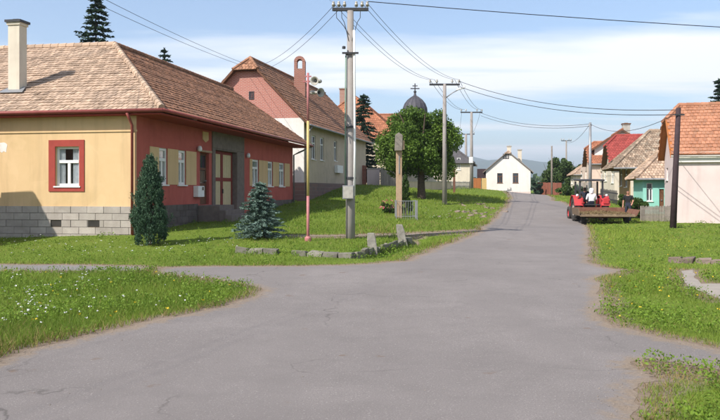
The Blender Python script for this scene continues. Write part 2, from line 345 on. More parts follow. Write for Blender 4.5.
# ------------------------------------------------------------------ ground, roads and paths
wallA = [gp(232, 247), gp(290, 250), gp(351, 254), gp(374, 246), gp(408, 237)]
ditch_line = [(x + ox, y + oy) for (x, y), (ox, oy) in zip(wallA, ((0, -.5), (0, -.5), (.35, -.45), (.5, -.1), (.5, -.1)))]
culv = [gp(664, 258), gp(692, 259), gp(724, 260), gp(770, 261)]
culv_line = [(x, y - .45) for x, y in culv]
DITCH.append((ditch_line, .42, .46)); DITCH.append((culv_line, .6, .38))

road_img_left = [(-90, 393), (-40, 375), (0, 360), (60, 343), (110, 331), (150, 322), (190, 314), (230, 304), (254, 297), (263, 291), (250, 285), (215, 279), (180, 276), (158, 274), (156, 270), (166, 267.5), (230, 266.5), (300, 266.5), (370, 264), (408, 261),
                 (422, 255), (440, 247), (468, 237), (482, 231), (490, 223), (500, 213), (509, 205), (512, 197.5)]
road_img_right = [(551, 197.5), (560, 201.5), (572, 208), (583, 218), (588, 231), (589, 250), (587, 263), (600, 267), (626, 270.5), (596, 278), (598, 290), (602, 299), (599, 313), (613, 327), (647, 335), (720, 350), (770, 358)]
island_img = [(770, 378), (720, 371), (684, 365), (655, 358.5), (630, 362), (640, 370), (661, 381), (641, 388), (633, 402), (628, 420)]
L_ = [gp(*p) for p in road_img_left]; R_ = [gp(*p) for p in road_img_right]; I_ = [gp(*p) for p in island_img]
far_end = [(L_[-1][0] + 2.5, 101), (L_[-1][0] + 6.5, 109), (R_[0][0] + 8, 114), (R_[0][0] + 20, 116), (R_[0][0] + 20, 110), (R_[0][0] + 5, 108)]
road_poly = rough_line([(-16, -7), (-12, 2.5)] + L_ + far_end + R_ + [(12.5, 8.2), (12.5, 7.2)] + I_ + [(1.9, -7)], .28, .07)
# a few wavelets less at the far end do no harm; the frame is open there
def strip(img, amp=.05): return rough_line([gp(*p) for p in img], .3, amp)
path_poly = strip([(-60, 263), (0, 264.5), (70, 265), (146, 266.5), (150, 269), (140, 271.5), (70, 271), (0, 271.5), (-60, 271)])
walk_poly = strip([(268, 235.8), (330, 235.8), (390, 234.3), (440, 232.3), (476, 230), (480, 231.8), (440, 233.9), (390, 235.7), (330, 237), (268, 237)], .03)
cpath_poly = strip([(681, 271), (692, 270), (701, 284), (722, 284), (770, 286), (770, 301), (722, 300), (712, 296), (700, 291), (685, 288.5), (687, 284)], .04)
PAVED = [road_poly, path_poly, walk_poly, cpath_poly]
ALLSEG = [p + [p[0]] for p in PAVED]

def axis_pts(lo, hi, step, ext, ratio=1.28):
    a = list(np.arange(lo, hi + 1e-6, step)); s = step; x = hi; y = lo; up = []; dn = []
    while x < ext: s *= ratio; x += s; up.append(x); y -= s; dn.append(y)
    return np.array(dn[::-1] + a + up)
gx = axis_pts(-22, 24, .33, 9000); gy = axis_pts(3, 60, .33, 9000)
GX, GY = np.meshgrid(gx, gy); gz = h0(GX, GY)
fx, fy = GX.ravel(), GY.ravel(); near = (np.abs(fx) < 40) & (fy > -8) & (fy < 125)
dirt = np.zeros(len(fx)); fz = gz.ravel().copy()
ins = np.zeros(len(fx), bool); ni = np.where(near)[0]
dist = np.full(len(fx), 9.)
for p in PAVED: ins[ni] |= inside(fx[ni], fy[ni], p)
for p in ALLSEG: dist[ni] = np.minimum(dist[ni], seg_dist(fx[ni], fy[ni], p))
fz[ins & (dist > .55)] -= .05
far = np.hypot(fx, fy - 50) > 200
dirt[ni] = np.clip(1 - dist[ni] / .6, 0, 1); dirt[ins] = 1
for pts, hw, dep in DITCH: dirt[ni] = np.maximum(dirt[ni], .8 * np.exp(-(seg_dist(fx[ni], fy[ni], pts) / (hw * .7)) ** 2))
nx, ny = len(gx), len(gy)
me = bpy.data.meshes.new('ground'); idx = np.arange(nx * ny).reshape(ny, nx)
faces = np.stack([idx[:-1, :-1], idx[:-1, 1:], idx[1:, 1:], idx[1:, :-1]], -1).reshape(-1, 4)
me.from_pydata(np.stack([fx, fy, fz], -1).tolist(), [], faces.tolist())
at = me.attributes.new('dirt', 'FLOAT', 'POINT'); at.data.foreach_set('value', dirt.astype(np.float32))
me.polygons.foreach_set('use_smooth', [True] * len(me.polygons))
def ground_mat():
    m = bpy.data.materials.new('turf_soil'); nt = nodes(m); out = nn(nt, 'ShaderNodeOutputMaterial'); p = nn(nt, 'ShaderNodeBsdfPrincipled'); tc = nn(nt, 'ShaderNodeTexCoord').outputs['Object']
    g = mixc(nt, ramp(nt, noise(nt, .5, 8, .7, tc), .35, .65), (.12, .18, .022), (.17, .22, .035))
    g = mixc(nt, ramp(nt, noise(nt, 9, 6, .75, tc), .35, .7), g, (.08, .12, .018))
    s = mixc(nt, ramp(nt, noise(nt, 14, 6, .75, tc), .35, .7), (.26, .20, .15), (.15, .115, .085))
    a = nn(nt, 'ShaderNodeAttribute', attribute_name='dirt').outputs['Fac']
    k = nn(nt, 'ShaderNodeMath', operation='ADD'); nt.links.new(a, k.inputs[0]); nt.links.new(ramp(nt, noise(nt, 3, 6, .7, tc), .2, .8, -.35, .35), k.inputs[1])
    nt.links.new(mixc(nt, ramp(nt, k.outputs[0], .3, .6), g, s), p.inputs['Base Color']); p.inputs['Roughness'].default_value = .95; p.inputs['Specular IOR Level'].default_value = .1
    b = nn(nt, 'ShaderNodeBump'); b.inputs['Strength'].default_value = .6; b.inputs['Distance'].default_value = .04; nt.links.new(noise(nt, 18, 6, .7, tc), b.inputs['Height']); nt.links.new(b.outputs[0], p.inputs['Normal'])
    nt.links.new(p.outputs[0], out.inputs[0]); return m
g_ob = link_mesh('ground', me, ground_mat()); g_ob['kind'] = 'structure'

def asphalt(name, c1, c2, cracks=True):
    m = bpy.data.materials.new(name); nt = nodes(m); out = nn(nt, 'ShaderNodeOutputMaterial'); p = nn(nt, 'ShaderNodeBsdfPrincipled'); tc = nn(nt, 'ShaderNodeTexCoord').outputs['Object']
    col = mixc(nt, ramp(nt, noise(nt, .35, 7, .62, tc, .5), .35, .66), c1, c2)
    col = mixc(nt, ramp(nt, noise(nt, 1.7, 6, .7, tc, .3), .48, .68, 0, .6), col, tuple(x * .68 for x in c1))
    col = mixc(nt, ramp(nt, noise(nt, 70, 3, .8, tc), .36, .62, 0, .7), col, tuple(x * .52 for x in c1))
    col = mixc(nt, ramp(nt, noise(nt, 45, 2, .7, tc), .62, .69, 0, .7), col, (.40, .37, .35))
    # brown dirt patches and darker tar streaks along the road
    col = mixc(nt, ramp(nt, noise(nt, 1.9, 4, .6, tc), .665, .72, 0, .6), col, (.15, .095, .06))
    mp = nn(nt, 'ShaderNodeMapping'); nt.links.new(tc, mp.inputs[0]); mp.inputs['Rotation'].default_value = (0, 0, R(8)); mp.inputs['Scale'].default_value = (1.1, .11, 1)
    col = mixc(nt, ramp(nt, noise(nt, 1.0, 5, .6, mp.outputs[0]), .46, .66, 0, .5), col, tuple(x * .70 for x in c1))
    eg = nn(nt, 'ShaderNodeAttribute', attribute_name='edge').outputs['Fac']      # soil washed over the broken edge
    ea = nn(nt, 'ShaderNodeMath', operation='ADD'); nt.links.new(eg, ea.inputs[0]); nt.links.new(ramp(nt, noise(nt, 5, 6, .7, tc), .25, .75, -.22, .22), ea.inputs[1])
    col = mixc(nt, ramp(nt, ea.outputs[0], .05, .24, .9, 0), col, mixc(nt, ramp(nt, noise(nt, 30, 4, .7, tc), .3, .7), (.30, .235, .175), (.17, .13, .095)))
    h = noise(nt, 120, 4, .8, tc)
    if cracks:
        nv = nn(nt, 'ShaderNodeTexNoise'); nv.inputs['Scale'].default_value = 1.2; nv.inputs['Detail'].default_value = 4; nt.links.new(tc, nv.inputs['Vector'])
        ad = nn(nt, 'ShaderNodeVectorMath', operation='ADD'); nt.links.new(tc, ad.inputs[0]); nt.links.new(nv.outputs['Color'], ad.inputs[1])
        vo = nn(nt, 'ShaderNodeTexVoronoi', feature='DISTANCE_TO_EDGE'); vo.inputs['Scale'].default_value = .22; nt.links.new(ad.outputs[0], vo.inputs['Vector'])
        ck = ramp(nt, vo.outputs['Distance'], .0006, .0042, .55, 0)
        msk = nn(nt, 'ShaderNodeMath', operation='MULTIPLY'); nt.links.new(ck, msk.inputs[0]); nt.links.new(ramp(nt, noise(nt, .6, 3, .5, tc), .45, .6), msk.inputs[1])
        col = mixc(nt, msk.outputs[0], col, (.06, .055, .05))
    nt.links.new(col, p.inputs['Base Color']); p.inputs['Roughness'].default_value = .9; p.inputs['Specular IOR Level'].default_value = .2
    b = nn(nt, 'ShaderNodeBump'); b.inputs['Strength'].default_value = .55; b.inputs['Distance'].default_value = .012; nt.links.new(h, b.inputs['Height']); nt.links.new(b.outputs[0], p.inputs['Normal'])
    nt.links.new(p.outputs[0], out.inputs[0]); return m
m_asph = asphalt('worn_asphalt', (.268, .240, .228), (.200, .179, .170)); m_asph2 = asphalt('path_asphalt', (.27, .255, .25), (.22, .21, .20), False)
def sheet(name, poly, mat, lift=.0006, step=.7):
    xs = [p[0] for p in poly]; ys = [p[1] for p in poly]
    ax = np.arange(min(xs), max(xs), step); ay = np.arange(min(ys), max(ys), step); X, Y = np.meshgrid(ax, ay); X = X.ravel(); Y = Y.ravel()
    k = inside(X, Y, poly) & (seg_dist(X, Y, poly + [poly[0]]) > step * .25); n = len(poly)
    vs = [Vector(p) for p in poly] + [Vector((a, b)) for a, b in zip(X[k], Y[k])]
    r = delaunay_2d_cdt(vs, [(i, (i + 1) % n) for i in range(n)], [tuple(range(n))], 1, 1e-5)
    V = np.array([(v.x, v.y) for v in r[0]]); Z = h0(V[:, 0], V[:, 1]) + lift + .0003 * V[:, 1]; ed = seg_dist(V[:, 0], V[:, 1], poly + [poly[0]])
    me = bpy.data.meshes.new(name); me.from_pydata(np.column_stack([V, Z]).tolist(), [], [tuple(f) for f in r[2]]); me.polygons.foreach_set('use_smooth', [True] * len(me.polygons)); me.update()
    at = me.attributes.new('edge', 'FLOAT', 'POINT'); at.data.foreach_set('value', np.minimum(ed, 2).astype(np.float32))
    o = link_mesh(name, me, mat); o['kind'] = 'structure'; return o
sheet('road', road_poly, m_asph); sheet('footpath', path_poly, m_asph2); sheet('sidewalk', walk_poly, m_asph2, .002); sheet('concrete_path', cpath_poly, M('path_concrete', (.33, .29, .25), (.27, .24, .21), 3, stain=(.2, .16, .12), stain_amt=.5, bump=.4))

# gravel and litter lying on the road edges (too small to count)
def gravel():
    V = []; n = 0
    P = np.array(road_poly); N = 9000
    i = rng.integers(0, len(P), N); q = P[i] + rng.normal(0, .22, (N, 2)); k = (q[:, 1] > 4) & (q[:, 1] < 45) & inside(q[:, 0], q[:, 1], road_poly); q = q[k]
    q2 = np.column_stack([rng.uniform(-8, 9, 500), rng.uniform(4, 30, 500)]); q2 = q2[inside(q2[:, 0], q2[:, 1], road_poly)]; q = np.vstack([q, q2])
    z = h0(q[:, 0], q[:, 1]) + .006; s = rng.uniform(.003, .009, len(q))
    base = np.array([[1, 0, 0], [0, 1, 0], [-1, 0, 0], [0, -1, 0], [0, 0, .9]]); tri = [(0, 1, 4), (1, 2, 4), (2, 3, 4), (3, 0, 4)]
    a = rng.uniform(0, 6.3, len(q)); ca, sa = np.cos(a), np.sin(a)
    W = base[None] * s[:, None, None] * rng.uniform(.6, 1.3, (len(q), 5, 1)); Wx = W[..., 0] * ca[:, None] - W[..., 1] * sa[:, None]; Wy = W[..., 0] * sa[:, None] + W[..., 1] * ca[:, None]
    Pts = np.stack([Wx + q[:, :1], Wy + q[:, 1:], W[..., 2] + z[:, None]], -1)
    V = np.concatenate([Pts[:, t, :] for t in tri], 0).reshape(-1, 3)
    npmesh('gravel', V, 3, M('gravel_grit', (.26, .22, .18), (.17, .14, .12), 8, rnd=.3), kind='stuff', label='loose grit and small stones scattered along the road edges')
gravel()

# far hills
hb = MB(); n = 90
def hill_h(a): return 150 + 55 * math.sin(a * 5.1 + 1.2) + 28 * math.sin(a * 13 + .4) + 12 * math.sin(a * 29 + 2) + 5 * math.sin(a * 61)
rows = [(3600, 0), (4200, .45), (4800, .85), (5300, 1.), (6400, .55), (7400, 0)]; vs = []
for r_, k in rows:
    for i in range(n + 1):
        a = R(-75) + R(150) * i / n; vs.append((r_ * math.sin(a), r_ * math.cos(a), 1.0 + k * hill_h(a) * (1 + .12 * math.sin(a * 40 + r_))))
fs = [(j * (n + 1) + i, j * (n + 1) + i + 1, (j + 1) * (n + 1) + i + 1, (j + 1) * (n + 1) + i) for j in range(len(rows) - 1) for i in range(n)]
hb.add(vs, fs); o = hb.build('hills', M('forest_hill', (.045, .075, .03), (.03, .05, .025), .01, bump=0, stain=(.09, .12, .04), stain_amt=.6, stain_scale=.004), smooth=True); o['kind'] = 'structure'
# ------------------------------------------------------------------ building blocks for houses
def wall(mb, O, ax, nr, u0, u1, z0, z1, holes=(), rev=.16):
    P = lambda u, z, d=0.: (O[0] + ax[0] * u - nr[0] * d, O[1] + ax[1] * u - nr[1] * d, z)
    us = sorted({u0, u1} | {h[0] for h in holes} | {h[1] for h in holes}); zs = sorted({z0, z1} | {h[2] for h in holes} | {h[3] for h in holes})
    for a, b in zip(us[:-1], us[1:]):
        for c, d in zip(zs[:-1], zs[1:]):
            m, q = (a + b) / 2, (c + d) / 2
            if any(h[0] < m < h[1] and h[2] < q < h[3] for h in holes): continue
            mb.quad(P(a, c), P(b, c), P(b, d), P(a, d), .5)
    for a, b, c, d in holes:
        mb.quad(P(a, c), P(a, d), P(a, d, rev), P(a, c, rev), .5); mb.quad(P(b, c), P(b, d), P(b, d, rev), P(b, c, rev), .5)
        mb.quad(P(a, d), P(b, d), P(b, d, rev), P(a, d, rev), .5); mb.quad(P(a, c), P(b, c), P(b, c, rev), P(a, c, rev), .5)
def window(par, O, ax, nr, u0, u1, z0, z1, inset=.08, frame=m_whitepaint, fw=.07, transom=.68, mullion=True, sill=True, curtain=False, name='window'):
    b = MB(); d0, d1 = inset, inset + .06; fw = min(fw, (u1 - u0) * .13)
    b.obox(O, ax, nr, u0, u0 + fw, z0, z1, d0, d1); b.obox(O, ax, nr, u1 - fw, u1, z0, z1, d0, d1)
    b.obox(O, ax, nr, u0 + fw, u1 - fw, z0, z0 + fw, d0, d1); b.obox(O, ax, nr, u0 + fw, u1 - fw, z1 - fw, z1, d0, d1)
    zt = z0 + (z1 - z0) * transom if transom else z1 - fw
    if transom: b.obox(O, ax, nr, u0 + fw, u1 - fw, zt - fw * .6, zt + fw * .6, d0 - .01, d1)
    if mullion: b.obox(O, ax, nr, (u0 + u1) / 2 - fw * .6, (u0 + u1) / 2 + fw * .6, z0 + fw, zt - fw * .6 if transom else z1 - fw, d0 + .004, d1)
    w = b.build(name, frame, par)
    MB().obox(O, ax, nr, u0 + fw * .5, u1 - fw * .5, z0 + fw * .5, z1 - fw * .5, inset + .03, inset + .04).build('pane', m_clearglass if curtain else m_glass, w)
    if curtain:
        c = MB(); N = 26; P = lambda u, z, d: (O[0] + ax[0] * u - nr[0] * d, O[1] + ax[1] * u - nr[1] * d, z)
        for a, e in (((u0 + fw, u0 + (u1 - u0) * .47), (u0 + (u1 - u0) * .53, u1 - fw)) if curtain == 2 else ((u0 + fw, u0 + (u1 - u0) * .36), (u0 + (u1 - u0) * .68, u1 - fw))):
            for i in range(N):
                t0, t1 = i / N, (i + 1) / N
                c.quad(P(a + (e - a) * t0, z0, inset + .058 + .012 * math.sin(t0 * 30)), P(a + (e - a) * t1, z0, inset + .058 + .012 * math.sin(t1 * 30)), P(a + (e - a) * t1, z1, inset + .058 + .012 * math.sin(t1 * 30)), P(a + (e - a) * t0, z1, inset + .058 + .012 * math.sin(t0 * 30)))
        c.build('curtain', m_curtain, w)
        MB().obox(O, ax, nr, u0 + .01, u1 - .01, z0 + .01, z1 - .01, inset + .3, inset + .32).build('dark_interior', m_room, w)
    if sill: MB().obox(O, ax, nr, u0 - .05, u1 + .05, z0 - .05, z0 - .003, -.06, inset + .02).build('sill', frame, w)
    return w
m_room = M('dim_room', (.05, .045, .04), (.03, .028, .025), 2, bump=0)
def clear_glass():
    m = bpy.data.materials.new('clear_window_glass'); nt = nodes(m); out = nn(nt, 'ShaderNodeOutputMaterial'); g = nn(nt, 'ShaderNodeBsdfGlossy'); g.inputs['Roughness'].default_value = .04
    t = nn(nt, 'ShaderNodeBsdfTransparent'); t.inputs[0].default_value = (.86, .88, .89, 1); f = nn(nt, 'ShaderNodeLayerWeight'); f.inputs[0].default_value = .5
    mx = nn(nt, 'ShaderNodeMixShader'); nt.links.new(ramp(nt, f.outputs['Facing'], .45, 1, .07, .55), mx.inputs[0]); nt.links.new(t.outputs[0], mx.inputs[1]); nt.links.new(g.outputs[0], mx.inputs[2]); nt.links.new(mx.outputs[0], out.inputs[0]); return m
m_clearglass = clear_glass()
def inpoly2(u, v, P):
    c = False; j = len(P) - 1
    for i in range(len(P)):
        if (P[i][1] > v) != (P[j][1] > v) and u < (P[j][0] - P[i][0]) * (v - P[i][1]) / (P[j][1] - P[i][1]) + P[i][0]: c = not c
        j = i
    return c
def tiles(mb, poly, tw=.2, th=.30, wave=0.):
    ps = [Vector(p) for p in poly]; n = sum(((ps[i] - ps[0]).cross(ps[i + 1] - ps[0]) for i in range(1, len(ps) - 1)), Vector()).normalized()
    if n.z < 0: n = -n
    e = Vector((0, 0, 1)).cross(n).normalized(); v = n.cross(e).normalized()
    uv = [((p - ps[0]).dot(e), (p - ps[0]).dot(v)) for p in ps]
    u0, u1 = min(a for a, _ in uv), max(a for a, _ in uv); v0, v1 = min(b for _, b in uv), max(b for _, b in uv)
    rows = int((v1 - v0) / th) + 1
    for j in range(rows):
        vb = v0 + j * th; cols = int((u1 - u0) / tw) + 2
        rj = random.uniform(-.008, .008)
        for i in range(cols):
            ub = u0 + (i - (.5 if j % 2 else 0)) * tw; uc = ub + tw / 2; vc = vb + th / 2
            if not inpoly2(uc, vc, uv): continue
            l = .038 + random.uniform(0, .02) + rj; sk = random.uniform(-.006, .006) * (5 if random.random() < .03 else 1); g = .011
            lo = vb - .03 + random.uniform(-.012, .012)
            P = lambda a, b, c: ps[0] + e * a + v * b + n * c
            A, B, C, D = P(ub + g, lo, l + sk), P(ub + tw - g, lo, l - sk), P(ub + tw - g, vb + th, .02), P(ub + g, vb + th, .02)
            E, G = P(ub + g, lo, l - .026), P(ub + tw - g, lo, l - .026)
            mb.add([A, B, C, D, E, G], [(0, 1, 2, 3), (4, 5, 1, 0), (4, 0, 3), (5, 2, 1)])
    return n
def ridge_caps(mb, a, b, step=.36, r=.12):
    a, b = Vector(a), Vector(b); L = (b - a).length; k = max(1, int(L / step)); d = (b - a) / k
    for i in range(k): mb.tube([a + d * i, a + d * (i + 1.12)], [r * 1.08, r * .92], 7)
def roof_plane(par, polys, mat, tw=.2, th=.3, tiled=True, slab=.09, under=None):
    s = MB(); t = MB()
    for p in polys:
        ps = [Vector(q) for q in p]; n = sum(((ps[i] - ps[0]).cross(ps[i + 1] - ps[0]) for i in range(1, len(ps) - 1)), Vector()).normalized()
        if n.z < 0: n = -n
        s.prism([q + n * .006 for q in ps], -n * slab, .4)
        if tiled: tiles(t, p, tw, th)
    o = s.build('roof', under or mat, par)
    if tiled: tag(t.build('roof_tiles', mat, o), kind='stuff')
    return o
def gutter(par, a, b, mat=m_redmetal, r=.065):
    a, b = Vector(a), Vector(b); return MB().tube([a, b], r, 8).build('gutter', mat, par, smooth=True)
def downpipe(par, pts, mat=m_redmetal, r=.05): return MB().tube(pts, r, 8).build('downpipe', mat, par, smooth=True)
class Frame:
    """local frame of a house so that photo pixels on its walls turn into wall positions"""
    def __init__(s, P, rz):
        s.P = Vector((P[0], P[1])); s.x = Vector((math.cos(rz), math.sin(rz))); s.y = Vector((-math.sin(rz), math.cos(rz))); s.rz = rz
    def w(s, x, y): return s.P + s.x * x + s.y * y
    def solve(s, px, O, ax):
        k = (px - CX) / F; o = s.w(*O); a = s.x * ax[0] + s.y * ax[1]
        t = (k * o.y - o.x) / (a.x - k * a.y); return t, (o + a * t).y
    def rect(s, O, ax, px0, py0, px1, py1):
        ua, Ya = s.solve(px0, O, ax); ub, Yb = s.solve(px1, O, ax); Y = (Ya + Yb) / 2
        return min(ua, ub), max(ua, ub), zat(py1, Y), zat(py0, Y)
def chimney(par, x, y, z0, z1, w, d, mat, capm, name='chimney', flash=None):
    c = MB().box(x - w / 2, x + w / 2, y - d / 2, y + d / 2, z0, z1 - .22).box(x - w / 2 - .04, x + w / 2 + .04, y - d / 2 - .04, y + d / 2 + .04, z1 - .219, z1 - .12).build(name, mat, par)
    MB().box(x - w / 2 - .09, x + w / 2 + .09, y - d / 2 - .09, y + d / 2 + .09, z1 - .119, z1 - .03).box(x - w / 4, x + w / 4, y - d / 4, y + d / 4, z1 - .029, z1 + .03).build('chimney_cap', capm, c)
    return c

def house(name, label, P, rz, L, W, ze, zr, e0=(0, 0), e1=(0, 0), walls=m_cream, roofm=m_orange_tile, oh=.45, ohx=.35, wins=(), gmat=None, gable_z=None, tw=.22, th=.32, gut=True, tiled=True, group=None, frame=m_whitepaint, plinth=None, zb=-.6, fascia=m_brown, facade=None, vh=.17):
    """ridge along local x; wins: (side, px0, py0, px1, py1[, opts]) in photo pixels"""
    fr = Frame(P, rz); root = empty(name, (P[0], P[1], 0), rz, label, 'house', group)
    sides = {'y0': ((0, 0), (1, 0), (0, -1), L), 'x0': ((0, 0), (0, 1), (-1, 0), W), 'y1': ((0, W), (1, 0), (0, 1), L), 'x1': ((L, 0), (0, 1), (1, 0), W)}
    holes = {k: [] for k in sides}; made = []
    for wdef in wins:
        sd = wdef[0]; O, ax, nr, ln = sides[sd]; r = fr.rect(O, ax, *wdef[1:5]); opts = wdef[5] if len(wdef) > 5 else {}
        if r[3] < ze - .1 and not opts.get('flat'): holes[sd].append(r)
        made.append((sd, r, opts))
    for sd, (O, ax, nr, ln) in sides.items():
        b = MB(); wall(b, O, ax, nr, 0, ln, zb, ze, holes[sd]); b.build('wall', (facade or {}).get(sd, walls), root)
    zh = lambda e: zr - e[0] * (zr - ze)
    tops = []
    for sd, x, e in (('x0', 0, e0), ('x1', L, e1)):
        if e[0] < 1:
            k = (zh(e) - ze) / (zr - ze); g = MB(); xo = 0
            pl = [(x, 0, ze), (x, W, ze), (x, W - W / 2 * k, zh(e))] + ([(x, W / 2 * k, zh(e))] if e[0] > 0 else [])
            g.poly(pl, .5); g.build('gable', gmat or (facade or {}).get(sd, walls), root)
    sl = (zr - ze) / (W / 2); zE = ze - oh * sl; X0, X1 = -ohx, L + ohx
    k0 = (zh(e0) - zE) / (zr - zE); k1 = (zh(e1) - zE) / (zr - zE); H = W / 2 + oh; up = .05
    xa = X0 + e0[1] if e0[0] > 0 else X0; xb = X1 - e1[1] if e1[0] > 0 else X1
    if e0[0] >= 1: k0 = 0
    if e1[0] >= 1: k1 = 0
    def side(sgn):
        yy = lambda k: W / 2 + sgn * H * (1 - k)
        p = [(X0, yy(0), zE + up), (X1, yy(0), zE + up)]
        if e1[0] > 0:
            if 0 < k1 < 1: p.append((X1, yy(k1), zE + (zr - zE) * k1 + up))
            p.append((xb, W / 2, zr + up))
        else: p.append((X1, W / 2, zr + up))
        if e0[0] > 0:
            p.append((xa, W / 2, zr + up))
            if 0 < k0 < 1: p.append((X0, yy(k0), zE + (zr - zE) * k0 + up))
        else: p.append((X0, W / 2, zr + up))
        return p
    pls = [side(-1), side(1)]
    for e, x, xr, k in ((e0, X0, xa, k0), (e1, X1, xb, k1)):
        if e[0] > 0: pls.append([(x, W / 2 - H * (1 - k), zE + (zr - zE) * k + up), (x, W / 2 + H * (1 - k), zE + (zr - zE) * k + up), (xr, W / 2, zr + up)])
    rf = roof_plane(root, pls, roofm, tw, th, tiled, .1, fascia)
    cp = MB(); ridge_caps(cp, (xa, W / 2, zr + up + .03), (xb, W / 2, zr + up + .03))
    for e, x, xr, k in ((e0, X0, xa, k0), (e1, X1, xb, k1)):
        if e[0] > 0:
            for s_ in (-1, 1): ridge_caps(cp, (x, W / 2 + s_ * H * (1 - k), zE + (zr - zE) * k + up + .03), (xr, W / 2, zr + up + .03))
    tag(cp.build('ridge_caps', roofm, rf), kind='stuff')
    if gut:
        gutter(root, (X0, -oh - .04, zE + .0), (X1, -oh - .04, zE + .0), m_metal); 
    # verge boards
    for e, x, k, s0 in ((e0, X0 - .015, k0, -1), (e1, X1 + .015, k1, 1)):
        if k > 0 or e[0] == 0:
            kk = k if e[0] > 0 else 1
            for s_ in (-1, 1):
                b = MB(); y0 = W / 2 + s_ * H; y1 = W / 2 + s_ * H * (1 - kk); za, zb_ = zE + up, zE + (zr - zE) * kk + up
                b.prism([(x, y0, za + .03), (x, y1, zb_ + .03), (x, y1, zb_ - vh), (x, y0, za - vh)], (s0 * .03, 0, 0)); b.build('verge_board', fascia, root)
    for sd, r, opts in made:
        O, ax, nr, ln = sides[sd]; o2 = dict(opts); o2.pop('flat', None); dr = o2.pop('door', None)
        if r[3] >= ze - .1: o2['inset'] = -.03
        if dr:
            d = MB().obox(O, ax, nr, r[0], r[1], r[2], r[3], .06, .1).build('door', dr, root); MB().obox(O, ax, nr, r[1] - .18, r[1] - .1, (r[2] + r[3]) / 2, (r[2] + r[3]) / 2 + .05, .0, .06).build('handle', m_metal, d)
        else: window(root, O, ax, nr, *r, frame=o2.pop('frame', frame), fw=o2.pop('fw', .075), **o2)
    if plinth:
        pm, pz = plinth; b = MB()
        for sd in ('x0', 'y0'):
            O, ax, nr, ln = sides[sd]; b.obox(O, ax, nr, -.03, ln + .03, zb, pz, -.035 if sd == 'y0' else -.033, .05)
        b.build('plinth', pm, root)
    return root, fr
# ------------------------------------------------------------------ near house on the left: ochre gable side, red street front
TH1 = math.atan((496 - CX) / F); P1 = pt(136.5, 234, 26); rz1 = R(90) - TH1
H1 = empty('corner_house', (P1.x, P1.y, 0), rz1, 'single-storey ochre and red corner house with weathered tan tiled roof at the left', 'house')
fr1 = Frame((P1.x, P1.y), rz1)
YX = ((0, 0), (1, 0), (0, -1)); YL = ((0, 0), (0, 1), (-1, 0))          # street front, ochre side
L1, A1, B1, W1, ZE1, ZR1 = 20.3, 4.0, 6.0, 14.0, 4.5, 8.0
ZB1 = -.6; ZP1 = 1.24
s_of = lambda px: fr1.solve(px, (0, 0), (1, 0))[0]
# ochre side with its window and the two cellar openings
wr = fr1.rect(YL[0], YL[1], 55.5, 146.5, 79.5, 186); sr = fr1.rect(YL[0], YL[1], 49, 140, 84.5, 191.5)
v1 = fr1.rect(YL[0], YL[1], 51.5, 219.6, 62, 225.8); v2 = fr1.rect(YL[0], YL[1], 88.5, 219.6, 100, 225.8)
v1 = (v1[0], v1[1], .522, .748); v2 = (v2[0], v2[1], .522, .748)
b = MB(); wall(b, *YL, 0, W1, ZB1, ZE1, [wr, v1, v2], .2); b.build('side_wall', m_ochre, H1)
window(H1, *YL, *wr, inset=.10, curtain=True, fw=.085, transom=.62)
b = MB(); t = -.03
for a in ((sr[0], wr[0], sr[2], sr[3]), (wr[1], sr[1], sr[2], sr[3]), (wr[0], wr[1], wr[3], sr[3]), (wr[0], wr[1], sr[2], wr[2] - .06)): b.obox(*YL, *a, t, .02)
b.build('window_surround', m_redtrim, H1)
pf = fr1.rect(YL[0], YL[1], -2, 141, 8, 154); pc = ((pf[0] + pf[1]) / 2, (pf[2] + pf[3]) / 2); ra = [(pf[1] - pf[0]) / 2 * random.uniform(.6, 1.05) for _ in range(14)]
MB().prism([(-.005, pc[0] + ra[k] * math.cos(k * .4488), pc[1] + 1.1 * ra[k] * math.sin(k * .4488)) for k in range(14)], (.01, 0, 0)).build('plaster_patch', m_white, H1)
MB().obox(*YL, -.02, W1, 3.80, 3.86, -.035, .02).build('cornice_moulding', m_ochre, H1)
for v in (v1, v2): MB().obox(*YL, v[0] + .005, v[1] - .005, v[2], v[3], -.02, .0).build('cellar_shade_panel', m_room, H1)  # dark panel over each hole stands in for the shade inside
# street front
EXT = (0, 0)
wl = [fr1.rect(*YX[:2], a, b_, c, d) for a, b_, c, d in ((158.6, 148, 167.5, 184.5), (178, 150.3, 186, 185.3))]
wr_ = [fr1.rect(*YX[:2], a, b_, c, d) for a, b_, c, d in ((252, 158, 258.8, 187), (267.5, 160, 272.8, 187.2), (278.8, 161.5, 284.4, 187.5))]
zt, zb2 = wl[0][3], wl[0][2]
wl = [(r[0], r[1], zb2, zt) for r in wl]; wr_ = [(r[0], r[1], zb2, zt) for r in wr_]
door = fr1.rect(*YX[:2], 200, 153, 209, 204.5); gate = fr1.rect(*YX[:2], 214.5, 150, 236.5, 212)
b = MB(); wall(b, *YX, 0, L1, ZB1, ZE1, wl + wr_ + [door], .2)
b2 = MB(); b.v, b.f, b.r = [], [], []
wall(b, *YX, 0, L1, ZB1, ZE1, wl + wr_ + [door, gate], .25); b.build('street_wall', m_redwall, H1)
for r in wl + wr_: window(H1, *YX, *r, inset=.05, fw=.095, transom=.68, curtain=2, sill=True)
def panels(u0, u1, wins):
    xs = [u0] + [q for r in wins for q in (r[0], r[1])] + [u1]
    for i in range(0, len(xs), 2): MB().obox(*YX, xs[i], xs[i + 1], zb2, zt, -.022, .01).build('ochre_panel', m_ochre, H1)
panels(s_of(149.5), s_of(196), wl); panels(s_of(249.5), s_of(289.5), wr_)
